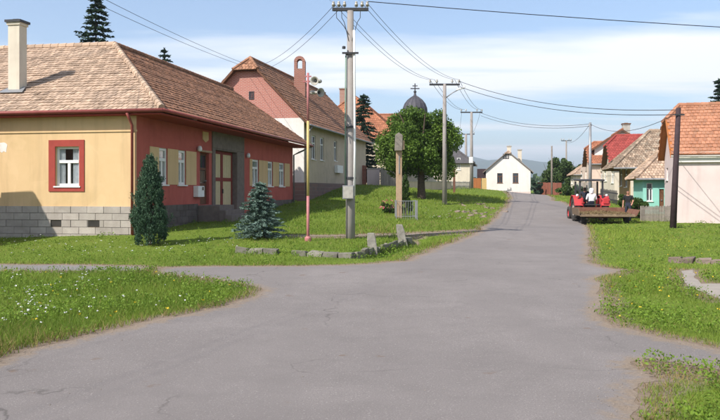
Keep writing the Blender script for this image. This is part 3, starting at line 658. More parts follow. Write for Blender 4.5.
# shield-shaped ochre plaque
u0, u1, z0, z1 = fr1.rect(*YX[:2], 202.3, 132, 208, 142.5)
MB().prism([(u0, -.03, z1), (u1, -.03, z1), (u1, -.03, z0 + .12), ((u0 + u1) / 2, -.03, z0), (u0, -.03, z0 + .12)], (0, .05, 0)).build('plaque', m_ochre, H1)
# entrance door
d = MB().obox(*YX, door[0], door[0] + .1, door[2], door[3], .12, .2).obox(*YX, door[1] - .1, door[1], door[2], door[3], .12, .2).obox(*YX, door[0] + .1, door[1] - .1, door[3] - .1, door[3], .12, .2).obox(*YX, door[0] + .1, door[1] - .1, door[2], door[2] + .9, .13, .19).obox(*YX, door[0] + .1, door[1] - .1, door[3] - .72, door[3] - .62, .12, .2).build('front_door', m_brown, H1)
MB().obox(*YX, door[0] + .1, door[1] - .1, door[2] + .9, door[3] - .1, .155, .165).build('pane', m_glass, d)
for i in range(5): u = door[0] + .2 + i * (door[1] - door[0] - .4) / 4; MB().obox(*YX, u - .02, u + .02, door[2] + .95, door[3] - .75, .135, .15).build('grille_bar', m_oldwood, d)
MB().obox(*YX, door[1] - .22, door[1] - .12, door[2] + .98, door[2] + 1.02, .06, .12).build('handle', m_metal, d)
MB().obox(*YX, door[0] - .08, door[1] + .08, door[3] + .02, door[3] + .1, -.12, .02).build('door_hood', m_oldwood, H1)
# gate in its stone portal
g0, g1, gz0, gz1 = gate
pu0, pu1 = s_of(211.8), s_of(243.5)
p = MB().obox(*YX, pu0, pu1, gz1, gz1 + .78, -.05, .2).obox(*YX, pu0, g0, ZB1, gz1 - .003, -.05, .2).obox(*YX, g1, pu1, ZB1, gz1 - .003, -.05, .2).obox(*YX, g1 - .03, g1 - .003, ZB1, gz1 - .003, -.045, .3).obox(*YX, g0 + .003, g0 + .03, ZB1, gz1 - .003, -.045, .3).obox(*YX, g0 + .03, g1 - .03, gz1 - .06, gz1 - .003, -.04, .3)
p.build('stone_portal', m_portal, H1, bevel=.015)
G = empty('carriage_gate', (0, 0, 0)); G.parent = H1
gm = (g0 + g1) / 2; gb = gz0 - .15; D0 = .19
for a, e in ((g0 + .04, gm - .01), (gm + .01, g1 - .04)):
    b = MB(); mid = gb + (gz1 - gb) * .55
    for q in ((a, a + .12, gb, gz1 - .07), (e - .12, e, gb, gz1 - .07)): b.obox(*YX, *q, D0, D0 + .08)
    for q in ((gb, gb + .14), (mid - .08, mid + .08), (gz1 - .2, gz1 - .07)): b.obox(*YX, a + .12, e - .12, *q, D0 + .004, D0 + .08)
    b.build('gate_frame', m_gatered, G)
    for z0, z1 in ((gb + .14, mid - .08), (mid + .08, gz1 - .2)):
        N = 4; w_ = (e - a - .24) / N
        for i in range(N): MB().obox(*YX, a + .12 + i * w_ + .006, a + .12 + (i + 1) * w_ - .006, z0, z1, D0 + .03, D0 + .06).build('gate_board', m_gatecream, G)
MB().obox(*YX, gm + .02, gm + .06, gb + 1.0, gb + 1.2, D0 - .05, D0).build('gate_handle', m_dmetal, G)
# stone blocks of the plinth
def blocks(wallax, u0, u1, bw, bh, ztop, zbot, mat, skip=(), d=-.05):
    j = 0; z1 = ztop; proto = {}
    while z1 > zbot:
        u = u0 - (bw * .5 if j % 2 else 0)
        while u < u1:
            a, e = max(u, u0), min(u + bw, u1); u += bw
            if e - a < .1: continue
            if any(a < k[1] and e > k[0] and z1 > k[2] + .03 and z1 - bh < k[3] - .03 for k in skip):
                # shorten the block beside the opening
                for k in skip:
                    if a < k[1] and e > k[0] and z1 > k[2] + .03 and z1 - bh < k[3] - .03:
                        if k[0] - a > .08: MB().obox(*wallax, a + .008, k[0] - .01, z1 - bh + .008, z1 - .008, d + random.uniform(-.008, .008), .02).build('stone_block', mat, H1)
                        if e - k[1] > .08: MB().obox(*wallax, k[1] + .01, e - .008, z1 - bh + .008, z1 - .008, d + random.uniform(-.008, .008), .02).build('stone_block', mat, H1)
                continue
            MB().obox(*wallax, a + .008, e - .008, z1 - bh + .008, z1 - .008, d + random.uniform(-.01, .01), .02).build('stone_block', mat, H1)
        z1 -= bh; j += 1
    b = MB()
    us = sorted([u0] + [q for k in skip for q in (k[0], k[1])] + [u1]); 
    for i in range(0, len(us), 2): b.obox(*wallax, us[i], us[i + 1], zbot, ztop - .012, -.028, .03)
    b.build('mortar_bed', m_mortar, H1)
blocks(YL, -.05, 8.0, .62, .242, ZP1, .05, m_stone, (v1, v2))
MB().obox(*YL, 8.0, W1, ZB1, ZP1, -.05, .02).build('plinth', m_stone, H1)
blocks(YX, -.048, s_of(197), .55, .242, ZP1, .1, m_dstone)
blocks(YX, s_of(249.5), L1, .55, .242, ZP1, .5, m_dstone)
# steps
fs0, fs1 = door[0] - .35, door[1] + .35; gzd = .45
for k in range(3):
    MB().obox(*YX, fs0 - .12 * k, fs1 + .1 * k, gzd - .5, door[2] - .02 - .19 * k, -1.0 - .3 * k, -.7 - .3 * k if k else -.055).build('step', m_portal, H1, bevel=.015)
MB().obox(*YX, g0 - .1, g1 + .3, gzd - .5, gz0 - .1, -1.2, .45).build('gate_ramp', m_conc, H1, bevel=.02)
# other walls and gables
b = MB(); wall(b, (L1, 0), (0, 1), (1, 0), 0, 2 * A1, ZB1, ZE1); b.poly([(L1, 0, ZE1), (L1, 2 * A1, ZE1), (L1, A1, ZR1 - .05)], .5)
wall(b, (2 * B1, 2 * A1), (1, 0), (0, 1), 0, L1 - 2 * B1, ZB1, ZE1); wall(b, (2 * B1, 2 * A1), (0, 1), (1, 0), 0, W1 - 2 * A1, ZB1, ZE1)
b.build('end_wall', m_redwall, H1)
b = MB(); wall(b, (0, W1), (1, 0), (0, 1), 0, 2 * B1, ZB1, ZE1); b.poly([(0, W1, ZE1), (2 * B1, W1, ZE1), (B1, W1, ZR1 - .05)], .5); b.build('back_gable', m_ochre, H1)
# roof: two wings meeting in a hip at the street corner
o_ = .40; os_ = 1.1; zE = 4.5; up = .0
front = [(-o_, -os_, zE), (-o_, W1 + .4, zE), (B1, W1 + .4, ZR1), (B1, A1, ZR1)]
street = [(-o_, -os_, zE), (L1 + .45, -os_, zE), (L1 + .45, A1, ZR1), (B1, A1, ZR1)]
back1 = [(B1, A1, ZR1), (B1, W1 + .4, ZR1), (2 * B1 + .5, W1 + .4, zE), (2 * B1 + .5, 2 * A1 + .5, zE)]
back2 = [(B1, A1, ZR1), (2 * B1 + .5, 2 * A1 + .5, zE), (L1 + .45, 2 * A1 + .5, zE), (L1 + .45, A1, ZR1)]
r1 = roof_plane(H1, [front], m_tan_tile, .18, .26, under=m_brown); r2 = roof_plane(H1, [street], m_red_tile, .18, .26, under=m_brown); roof_plane(H1, [back1, back2], m_red_tile, .25, .4, under=m_brown)
c = MB(); ridge_caps(c, (B1, A1, ZR1 + .05), (B1, W1 + .4, ZR1 + .05)); ridge_caps(c, (-o_, -os_, zE + .06), (B1, A1, ZR1 + .05), .32, .11); tag(c.build('ridge_caps', m_tan_tile, r1), kind='stuff')
c = MB(); ridge_caps(c, (B1, A1, ZR1 + .05), (L1 + .45, A1, ZR1 + .05)); tag(c.build('ridge_caps', m_red_tile, r2), kind='stuff')
MB().box(-o_ + .06, .0, -os_ + .06, W1, zE - .16, zE - .1).box(0.0, L1 + .3, -os_ + .06, -.0, zE - .16, zE - .1).build('soffit', m_redtrim, H1)
gutter(H1, (-o_ - .05, -os_ - .07, zE - .03), (-o_ - .05, W1 + .3, zE - .03)); gutter(H1, (-o_ - .05, -os_ - .07, zE - .03), (L1 + .4, -os_ - .07, zE - .03))
MB().prism([(L1 + .46, -os_, zE + .03), (L1 + .46, A1, ZR1 + .03), (L1 + .46, A1, ZR1 - .15), (L1 + .46, -os_, zE - .15)], (.03, 0, 0)).build('verge_board', m_brown, H1)
downpipe(H1, [(-o_ - .05, .12, zE - .1), (-.3, .1, zE - .3), (-.12, .1, zE - .5), (-.12, .1, .25)])
downpipe(H1, [(L1 + .2, -os_, zE - .1), (L1 - .1, -.4, zE - .45), (L1 - .2, -.12, zE - .6), (L1 - .2, -.12, .9)], m_metal)
# tall plastered chimney on the ochre side, with lead flashing at its foot
cy, _ = fr1.solve(17.5, (1.5, 0), (0, 1)); cz = lambda x: zE + (x + o_) * (ZR1 - zE) / (B1 + o_)
ch = chimney(H1, 1.5, cy, cz(1.2) - .1, 8.15, .46, .46, m_cream, m_dmetal)
MB().prism([(1.05, cy - .5, cz(1.05) + .10), (1.05, cy + .5, cz(1.05) + .10), (1.5, cy + .34, cz(1.5) + .10), (1.5, cy - .34, cz(1.5) + .10)], (0, 0, .02)).build('flashing', m_metal, ch)
# meter box, house lamps
bx = fr1.rect(*YX[:2], 193.2, 186, 199.5, 197); q = MB().obox(*YX, bx[0], bx[1], bx[2], bx[3], -.22, -.002).build('meter_box', m_whitepaint, H1, bevel=.015)
MB().obox(*YX, bx[1] - .26, bx[1] - .1, bx[2] + .28, bx[2] + .42, -.235, -.221).build('meter_window', m_glass, q)
for px_ in (197, 246): u = s_of(px_); MB().lathe([(0, -.12), (.09, -.1), (.1, 0), (.07, .1), (0, .12)], 12, (u, -.12, 3.5)).build('wall_lamp', m_lens, H1, smooth=True)

# ------------------------------------------------------------------ brick-gabled house behind it
TH2 = R(12.6); P2 = pt(304, 200, 50.5)
H2, fr2 = house('brick_gable_house', 'grey plastered house with red brick half-hipped gable and arched brick chimney', (P2.x, P2.y), R(90) - TH2, 19.5, 8.0, 6.6, 10.75, (.22, .95), (0, 0), m_greywall, m_red_tile, .5, .4,
    [('y0', 311.5, 135.5, 315.8, 159.5), ('y0', 320.2, 137.5, 324, 160.5), ('y0', 334, 141, 337, 161), ('x0', 249, 91.5, 254, 99.5, dict(transom=0, mullion=False, sill=False, frame=m_dmetal))], gmat=m_brick_y, facade={'x0': m_white}, plinth=(m_stonewall, 2.3), fascia=m_brown)
bxr = fr2.rect((0, 0), (1, 0), 334.5, 165.5, 340, 173); MB().obox((0, 0), (1, 0), (0, -1), *bxr, -.25, -.005).build('meter_box', m_whitepaint, H2)
downpipe(H2, [(.35, -.52, 6.1), (.3, -.25, 5.7), (.25, -.1, 5.4), (.25, -.1, 1.0)], m_metal)
# chimney with an arched brick hood
cu = fr2.solve(300, (0, 2.6), (1, 0))[0]; A_ = empty('arched_chimney', (cu, 2.6, 0)); A_.parent = H2
Yc = (fr2.w(cu, 2.6)).y; ztop = zat(57, Yc); wc = .84
MB().box(-wc / 2, wc / 2, -.4, .4, 8.4, ztop - .95).box(-wc / 2, -wc / 2 + .22, -.38, .38, ztop - .949, ztop - .42).box(wc / 2 - .22, wc / 2, -.38, .38, ztop - .949, ztop - .42).build('chimney_stack', m_brick_x, A_)
arc = MB(); N = 14
for i in range(N):
    a0, a1 = math.pi * i / N, math.pi * (i + 1) / N; R0, R1_ = wc / 2 - .22, wc / 2 + .01; zc = ztop - .42
    arc.prism([(R0 * math.cos(a0), -.39, zc + R0 * math.sin(a0)), (R1_ * math.cos(a0), -.39, zc + R1_ * math.sin(a0)), (R1_ * math.cos(a1), -.39, zc + R1_ * math.sin(a1)), (R0 * math.cos(a1), -.39, zc + R0 * math.sin(a1))], (0, .78, 0))
arc.build('brick_arch', m_brick_x, A_)
A_.rotation_euler.z = R(-78)

# ------------------------------------------------------------------ further houses on the left
P3 = pt(397, 186, 84)
H3, fr3 = house('orange_roof_house', 'far house with orange hipped roof behind the dark conifer', (P3.x, P3.y), R(90) - R(10), 14, 11, 7.9, 12.7, (1, 3.6), (1, 4.2), m_greywall, m_orange_tile, .5, .4, [], plinth=None)
chimney(H3, 3.0, 6.6, 9, 13.6, .8, .8, m_brick_x, m_conc)
PH = pt(371, 186, 100)
house('orange_roof_barn', 'low orange tiled roof between the dark conifer and the church dome', (PH.x, PH.y), -R(4), 6.5, 7, 8.6, 12.0, (0, 0), (.3, 1.0), m_greywall, m_orange_tile, .5, .4, [])
P4 = pt(458, 187, 92)
H4, fr4 = house('beige_house', 'beige plastered house with dark sheet roof beyond the broadleaf tree', (P4.x + 1.6, P4.y), R(80), 10, 8.0, 5.3, 8.4, (1, 3.0), (1, 3.0), m_cream, m_darkroof, .4, .4, [('x0', 457, 158, 460.5, 170)], tiled=False, fascia=m_darkroof)
P5 = pt(530.5, 195, 113)
H5, fr5 = house('white_end_house', 'white gabled cottage with three windows standing at the end of the road', (P5.x, P5.y), R(90) - R(12.2), 10, 6.55, 4.75, 7.55, (.13, .6), (0, 0), m_white, m_tan_tile, .42, .25,
    [('x0', 497.2, 173.2, 502.6, 183), ('x0', 512.8, 173.2, 518.4, 183), ('x0', 503, 153.8, 509, 158.9, dict(transom=0, mullion=True, sill=False, frame=m_dmetal))], fascia=m_greywood, frame=m_brown, gut=False, plinth=(m_pinkwhite, 1.55), zb=0, vh=.07)
chimney(H5, 4.2, 3.2, 6.8, 8.65, .6, .6, m_cream, m_conc); chimney(H5, 6.5, 1.6, 6.0, 8.2, .6, .6, m_cream, m_conc)
MB().box(.6, 3.2, 6.6, 7.9, 3.3, 5.0).build('porch', m_darkwood_shade, H5)  # solid block; the porch's shade is put into its near-black colour

# ------------------------------------------------------------------ row of houses on the right
PF = pt(677, 222, 38.6)
HF, frF = house('pink_white_house', 'pinkish white house with faded red tiled roof and orange verge board at the right edge', (PF.x, PF.y), -R(16.5), 13, 6.3, 3.75, 6.35, (.32, .75), (0, 0), m_pinkwhite, m_pinkred_tile, .25, .3,
    [('x0', 666.2, 168, 668.0, 180)], fascia=m_orangewood, tw=.2, th=.28, gut=False)
MB().box(-.02, 13, -.16, -.003, 3.2, 3.72).build('cornice', m_white, HF)
MB().tube([(-.32, -.3, 3.5), (12.9, -.3, 3.5)], .05, 8).build('gutter', m_conc, HF)
PE = pt(643, 208, 47)
HE, frE = house('teal_house', 'small turquoise house with pale tiled roof between hedge and pinkish house', (PE.x, PE.y), -R(14), 9, 5.5, 2.75, 5.0, (1, 2.6), (0, 0), m_teal, m_tan_tile, .35, .45,
    [('y0', 646.5, 183, 652.5, 201), ('y0', 659.2, 189, 664, 212, dict(door=m_brown))], zb=-.6, tw=.18, th=.25)
PD = pt(630.5, 205, 54)
HD, frD = house('mottled_roof_house', 'brown ochre house under a steep lichen-mottled hipped roof', (PD.x, PD.y), -R(12), 11, 6.4, 3.75, 6.15, (1, 3.0), (1, 3.0), m_cream, m_mottled_tile, .55, 1.2,
    [('x0', 619.5, 169, 622, 186), ('x0', 624.5, 169, 627.3, 187), ('y0', 633.5, 172, 636.5, 186)], facade={'x0': m_darkochre}, tw=.18, th=.25)
PC = pt(614.5, 200, 64)
HC, frC = house('red_roof_house', 'cream house with bright red half-hipped roof beside the mottled roof', (PC.x, PC.y), -R(13.5), 12, 8.6, 4.1, 6.6, (.35, .9), (0, 0), m_cream, m_brightred_tile, .4, .4,
    [('x0', 598.8, 171.5, 602.2, 181), ('x0', 604, 171, 607, 181.2), ('x0', 611, 171, 613.6, 183)])
PB = pt(650, 200, 80)
HB, frB = house('white_gable_house', 'tall house with pale gable and chimney rising behind the red roof', (PB.x, PB.y), R(90) - R(12), 9, 5.6, 6.3, 8.15, (0, 0), (0, 0), m_white, m_orange_tile, .45, .3, [])
chimney(HB, 1.6, 2.2, 7.8, 9.0, .75, .75, m_conc, m_brown)
PA = pt(592, 199, 80)
HA, frA = house('brown_roof_house', 'pinkish house with brown-red gable roof, third in the right-hand row', (PA.x, PA.y), -R(12.5), 10, 8.0, 4.7, 7.0, (.3, .9), (0, 0), m_pinkcream, m_orange_tile, .35, .4,
    [('x0', 580.5, 171, 582.5, 181), ('x0', 585, 171, 587, 181)])
PG = pt(576.5, 197, 98)
HG, frG = house('far_pale_house', 'farthest pale house with low light roof beside the far trees', (PG.x, PG.y), -R(10), 8, 7.5, 3.9, 5.4, (1, 2), (1, 2), m_cream, m_tan_tile, .4, .4, [('x0', 571, 177, 572.8, 184)])
# outbuilding across the side road, out of frame to the left; its shadow falls on the ochre wall
HN, frN = house('neighbour_house', 'plain neighbour house beyond the left edge of the picture', (-24.2, 21.6), 0, 10, 3.8, 3.5, 6.0, (0, 0), (1, 1.3), m_cream, m_orange_tile, .4, .4, [], zb=-.6)

# ------------------------------------------------------------------ church dome far behind the tree
cb = pt(415, 186, 105); C_ = empty('church', (cb.x, cb.y, 0), 0, 'church tower with dark onion dome and cross rising behind the tree', 'church')
pm = 760 / 105
zd = zat(112, 105); zt_ = zat(95.5, 105)
tw_ = MB(); tw_.box(-1.6, 1.6, -1.6, 1.6, 0, zd - 1.2).box(-1.75, 1.75, -1.75, 1.75, zd - 1.199, zd - .8); tw_.build('tower', m_cream, C_)
MB().box(-9, -1.7, -5, 14, 0, 8).build('nave', m_cream, C_)
MB().prism([(-9.4, -5.4, 7.9), (-1.71, -5.4, 7.9), (-5.4, -5.4, 11.2)], (0, 19.8, 0)).build('nave_roof', m_orange_tile, C_)
hh = zt_ - zd
prof = [(1.68, zd - .8), (1.72, zd - .2), (1.64, zd + hh * .25), (1.42, zd + hh * .5), (1.02, zd + hh * .72), (.55, zd + hh * .88), (.22, zd + hh * .97), (.16, zd + hh * 1.08), (.1, zd + hh * 1.3)]
dm = MB().lathe(prof, 16).build('dome', m_slate, C_)
for k in range(16):
    a = 2 * math.pi * k / 16; MB().tube([(r_ * math.cos(a), r_ * math.sin(a), z_) for r_, z_ in prof[:-2]], .05, 4).build('dome_rib', m_slate, dm)
zc = zat(83.5, 105); MB().box(-.07, .07, -.05, .05, zd + hh * 1.25, zc).box(-.62, -.071, -.05, .05, zc - .78, zc - .64).box(.071, .62, -.05, .05, zc - .78, zc - .64).box(-.35, -.071, -.05, .05, zc - .4, zc - .28).box(.071, .35, -.05, .05, zc - .4, zc - .28).build('cross', m_dmetal, C_)
MB().lathe([(0, -.22), (.2, -.1), (.2, .1), (0, .22)], 10, (0, 0, zd + hh * 1.22)).build('finial_ball', m_dmetal, C_)
# ------------------------------------------------------------------ poles
def ring_pts(c, r, n=10): return [(c[0] + r * math.cos(6.2832 * i / n), c[1] + r * math.sin(6.2832 * i / n), c[2]) for i in range(n + 1)]
def insulator(par, x, y, z, s=1.):
    o = MB().lathe([(.012 * s, -.1 * s), (.012 * s, 0), (.05 * s, .005), (.055 * s, .05 * s), (.03 * s, .07 * s), (.045 * s, .09 * s), (.03 * s, .13 * s), (0, .14 * s)], 8, (x, y, z)).build('insulator', m_porc, par, smooth=True); return o
# main pole
D1 = 26.; b0 = pt(350.4, 239, D1); zt1 = zat(9.5, D1)
U1 = empty('utility_pole', (b0.x, b0.y, 0), 0, 'tall concrete utility pole with pale conduits and a meter box on the left lawn', 'pole', 'concrete utility poles')
MB().tube([(0, 0, -.5), (0, 0, b0.z + 1.6), (0, 0, zt1 - .05)], [.165, .155, .108], 14).build('shaft', m_polec, U1, smooth=True)
ca = math.radians(8)
def arm(par, z, half, mat=m_dmetal, rot=0., y=0.):
    return MB().box(-half, half, -.05 + y, .05 + y, z - .05, z + .05).build('crossarm', mat, par, rot=(0, 0, rot))
ar = arm(U1, zt1, .62, m_dmetal)
MB().box(-.58, .58, .12, .2, zt1 - .02, zt1 + .06).build('crossarm', m_dmetal, U1)
INS1 = [-.58, -.40, -.2, .2, .40, .58]
for x in INS1: insulator(U1, x, 0, zt1 + .13, 1.1); insulator(U1, x, .16, zt1 + .13, 1.1)
for x, s_ in ((-.3, 1), (.34, 1), (-.48, .8)):
    MB().tube([(x, -.03, zt1 - .02), (x * .98, -.05, zt1 - .3), (x * .7, -.06, zt1 - .45), (x * .45, -.08, zt1 - .75 * s_), (.06 * (1 if x > 0 else -1), -.12, zt1 - 1.1 * s_)], .012, 5).build('jumper_cable', m_cable, U1)
for zz in (zat(54, D1), zat(127, D1), zat(178, D1)):
    rr = .14 + (zt1 - zz) * .0055; MB().lathe([(rr, -.035), (rr + .025, -.03), (rr + .025, .03), (rr, .035)], 12, (0, 0, zz)).build('clamp_band', m_dmetal, U1)
MB().box(-.28, .28, -.2, -.15, zat(54, D1) - .03, zat(54, D1) + .03).build('bracket', m_dmetal, U1)
MB().lathe([(0, -.05), (.06, -.04), (.06, .04), (0, .06)], 10, (-.22, -.18, zat(51, D1) + .08)).build('clamp_knob', m_dmetal, U1)
MB().tube([(.13, -.12, zat(196, D1)), (.15, -.14, zat(150, D1)), (.14, -.13, zat(80, D1)), (.125, -.11, zat(31, D1))], .04, 8).build('conduit', m_whitepaint, U1, smooth=True)
MB().tube([(-.17, -.1, zat(190, D1)), (-.165, -.1, zat(100, D1)), (-.15, -.09, zat(56, D1))], .028, 8).build('conduit', m_green, U1, smooth=True)
bz0, bz1 = zat(199, D1), zat(185.5, D1)
q = MB().box(-.26, .12, -.40, -.17, bz0, bz1).build('meter_box', m_metal, U1, bevel=.012); MB().box(-.235, .095, -.412, -.401, bz0 + .03, bz1 - .03).build('box_door', m_porc, q)
# loudspeaker mast
Dm = 24.8; mb_ = pt(308, 241, Dm); S_ = empty('loudspeaker_mast', (mb_.x, mb_.y, 0), 0, 'thin pink and yellow painted mast with two horn loudspeakers', 'mast')
zs = [mb_.z - .3, zat(196, Dm), zat(121, Dm), zat(73, Dm)]
for i, mm in enumerate((m_pinkpaint, m_yellowpaint, m_pinkpaint)):
    MB().tube([(0, 0, zs[i]), (0, 0, zs[i + 1])], .048 - .004 * i, 10).build('mast_section', mm, S_, smooth=True)
MB().lathe([(.11, mb_.z - .2), (.11, mb_.z + .1), (.06, mb_.z + .16)], 10).build('mast_foot', m_pinkpaint, S_)
MB().box(-.17, .25, -.03, .03, zat(81.5, Dm) - .025, zat(81.5, Dm) + .025).box(-.11, .11, -.031, .029, zat(76.5, Dm) - .02, zat(76.5, Dm) + .02).build('cross_bar', m_pinkpaint, S_)
for (dx, py, ry, rz_) in ((.27, 81, 0, -18), (.32, 92.5, 0, 38)):
    hn = MB().lathe([(.035, .24), (.045, .05), (.07, -.06), (.12, -.15), (.175, -.2), (.17, -.205), (.11, -.15), (.05, -.05), (.03, .0), (0, .02)], 18, axis='y').lathe([(0, .44), (.07, .43), (.085, .34), (.08, .25), (0, .24)], 12, axis='y').build('horn_speaker', m_conc, S_, (dx, 0, zat(py, Dm)), (R(6), 0, R(rz_)), True)
    hn.scale = (.86,) * 3
    MB().lathe([(0, -.11), (.05, -.1), (.045, -.05), (0, -.04)], 10, axis='y').build('horn_driver', m_dmetal, hn)
    MB().tube([(0, .15, 0), (-dx * .9, .1, 0)], .015, 5).build('bracket', m_metal, hn)
# second concrete pole with street lamp
D2 = 50.; b2_ = pt(444.6, 204.5, D2); zt2 = zat(84, D2)
def cpole(bp, zt, label, half=.95, r0=.17, r1=.11, lamp=False, rot=0., mat=m_polec, arms=1, name='utility_pole', group='concrete utility poles', lean=(0, 0), top_y=0):
    u = empty(name, (bp.x, bp.y, 0), 0, label, 'pole', group)
    MB().tube([(0, 0, bp.z - .5), (lean[0], lean[1], zt)], [r0, r1], 12).build('shaft', mat, u, smooth=True)
    if arms:
        a = MB().box(-half, half, -.06, .06, zt - .1, zt + .02).build('crossarm', m_dmetal, u, (lean[0], lean[1], 0), (0, 0, rot))
        for k in (-.95, -.5, .5, .95): insulator(a, half * k, 0, zt + .1, 1.5)
    return u
U2 = cpole(b2_, zt2, 'second concrete utility pole with street lamp beside the broadleaf tree', 1.0)
lm = MB().tube([(.1, 0, zt2 - .9), (.5, -.1, zt2 - .6), (.85, -.15, zt2 - .42)], .035, 7).build('lamp_arm', m_metal, U2, smooth=True)
MB().box(-.1, .5, -.12, .12, -.06, .05).build('lamp_head', m_lens, lm, (.85, -.15, zt2 - .38), (0, R(-18), 0), bevel=.03)
D3 = 80.; b3_ = pt(471.5, 188, D3); U3 = cpole(b3_, zat(112, D3), 'third concrete utility pole in front of the beige house', 1.15, .19, .13)
MB().box(-.3, .1, -.3, -.2, zat(163, D3), zat(157, D3)).build('notice_plate', m_whitepaint, U3)
D4 = 108.; b4_ = pt(466, 186, D4); U4 = cpole(b4_, zat(134, D4), 'farthest concrete pole above the dark roof on the left', 1.2, .2, .15)
D5 = 92.; b5_ = pt(551.8, 198, D5); cpole(b5_, zat(146, D5), 'bare thin pole standing beside the rust-red fence at the road end', arms=0, r0=.12, r1=.09, mat=m_greywood, group='wooden poles')
D6 = 118.; b6_ = pt(566.3, 194, D6); U6 = cpole(b6_, zat(140.5, D6), 'far pole with short crossarm above the trees at the road end', .8, .14, .1, mat=m_greywood, group='wooden poles')
D7 = 58.; b7_ = pt(590.2, 204, D7); U7 = cpole(b7_, zat(122.5, D7), 'slim grey pole rising behind the tractor cab', arms=0, r0=.13, r1=.09, mat=m_metal, group='wooden poles')
for x in (-.08, .08): insulator(U7, x, 0, zat(126, D7))
D8 = 34.; b8_ = pt(672.5, 228, D8); top8 = pt(678.5, 108, D8)
U8 = cpole(b8_, top8.z, 'dark leaning timber pole in front of the pinkish house', arms=0, r0=.15, r1=.105, mat=m_darkwood_shade, group='wooden poles', lean=(top8.x - b8_.x, 0))
MB().box(top8.x - b8_.x - .22, top8.x - b8_.x + .22, -.13, -.1, top8.z - .35, top8.z - .28).build('bracket', m_dmetal, U8)

# ------------------------------------------------------------------ overhead wires
def wire(a, b, sag, label, group, r=.009, n=22):
    a, b = Vector(a), Vector(b); pts = [a.lerp(b, i / n) - Vector((0, 0, sag * 4 * (i / n) * (1 - i / n))) for i in range(n + 1)]
    tag(MB().tube(pts, r, 5).build('overhead_wire', m_cable), label, 'wire', group)
top1 = Vector((b0.x, b0.y, zt1 + .25))
for x in (-.58, -.4, .4, .58):
    k = x / .6
    wire(top1 + Vector((x, .16, 0)), (b2_.x + k, b2_.y, zt2 + .28), .55, 'thin overhead wire running from the tall near pole to the second pole', 'wires between first and second pole')
    if x != -.4: wire(top1 + Vector((x, 0, 0)), (b0.x - 14 + x * 1.6, -12, 8.6), .5, 'thin overhead wire running from the tall near pole towards the viewer', 'wires overhead towards the viewer', .0032)
    wire((b2_.x + k, b2_.y, zt2 + .28), (b3_.x + k * 1.1, b3_.y, zat(112, D3) + .25), .5, 'thin overhead wire running from the second pole to the third', 'wires between second and third pole', .014)
for x in (-1, 1): wire((b3_.x + x, b3_.y, zat(112, D3) + .25), (b4_.x + x, b4_.y, zat(134, D4) + .25), .3, 'faint wire running from the third pole to the farthest pole', 'wires between third and farthest pole', .014)
wire(top1 + Vector((.6, 0, .02)), (62, 31.5, 8.15), .95, 'single dark cable crossing the sky from the tall near pole to the right edge', None, .014)
for k, dz in enumerate((0, -.35)): wire((b2_.x + .9, b2_.y, zt2 + .2 + dz), (top8.x, D8, top8.z - .08 + dz * .6), .6, ('upper', 'lower')[k] + ' cable across the street from the second pole to the dark leaning pole', 'cables to the dark leaning pole', .016)
for k, dz in enumerate((0, -.3)): wire((b3_.x + 1, b3_.y, zat(113, D3) + dz), (b7_.x, b7_.y, zat(124, D7) + dz * .5), .6, ('upper', 'lower')[k] + ' cable across the street from the third pole to the slim grey pole', 'cables to the slim grey pole', .017)
wire((b7_.x, b7_.y, zat(124, D7)), (b6_.x, b6_.y, zat(142, D6)), .6, 'cable running back from the slim grey pole to the far short-armed pole', None, .016)
wire((b7_.x, b7_.y, zat(124, D7)), (top8.x, D8, top8.z - .2), .7, 'cable running from the slim grey pole to the dark leaning pole', None, .014)
ga = fr2.w(1.0, 4.0); gpt = Vector((ga.x, ga.y, 10.3))
for k in (0, .3): wire(top1 + Vector((-.55 + k, 0, -.1)), gpt + Vector((k, 0, -k)), .5, 'service wire running down from the tall near pole to the brick-gabled house', 'service wires to the brick gable', .009)
for k in (0, .5): wire(gpt + Vector((-k, 0, 0)), (-12.0 - k, 8, 9.0 - k * .3), .5, 'faint wire slanting from the brick gable to the upper left edge', 'wires to the upper left edge', .010)

# ------------------------------------------------------------------ wooden shrine post with its little fence
D9 = 33.5; p9 = pt(399, 217, D9); W9 = empty('wooden_shrine_post', (p9.x, p9.y, 0), 0, 'tall weathered wooden post with hooded box on top', 'post')
MB().box(-.13, .13, -.1, .1, p9.z - .3, zat(141, D9)).build('post', m_oldwood, W9, bevel=.02)
zb9, zt9 = zat(151, D9), zat(133, D9)
MB().prism([(-.2, -.06, zb9), (.12, -.06, zb9), (.15, -.06, zt9 - .12), (-.02, -.06, zt9), (-.17, -.06, zt9 - .1)], (0, -.26, 0)).build('hood', m_greywood, W9, bevel=.015)
MB().box(.121, .22, -.25, -.08, zb9 + .05, zb9 + .45).build('side_board', m_oldwood, W9)
MB().box(-.02, .02, -.13, -.101, zb9 - 1.0, zb9 - .2).build('crucifix', m_metal, W9)
FN = empty('wire_fence', (p9.x, p9.y, 0), 0, 'small square metal fence round the foot of the wooden post', 'fence')
zf0, zf1 = p9.z - .1, p9.z + .75
cor = [(-.15, -.75), (.75, -.75), (.75, .35), (-.15, .35)]
for x, y in cor: MB().tube([(x, y, zf0 - .2), (x, y, zf1)], .022, 6).build('fence_post', m_metal, FN)
for i in range(4):
    a, b_ = Vector((*cor[i], 0)), Vector((*cor[(i + 1) % 4], 0))
    for z in (zf0 + .15, zf1 - .04): MB().tube([a + Vector((0, 0, z)), b_ + Vector((0, 0, z))], .011, 5).build('rail', m_metal, FN)
    for k in range(1, 9): p = a.lerp(b_, k / 9); MB().tube([p + Vector((0, 0, zf0)), p + Vector((0, 0, zf1 - .04))], .008, 4).build('bar', m_metal, FN)

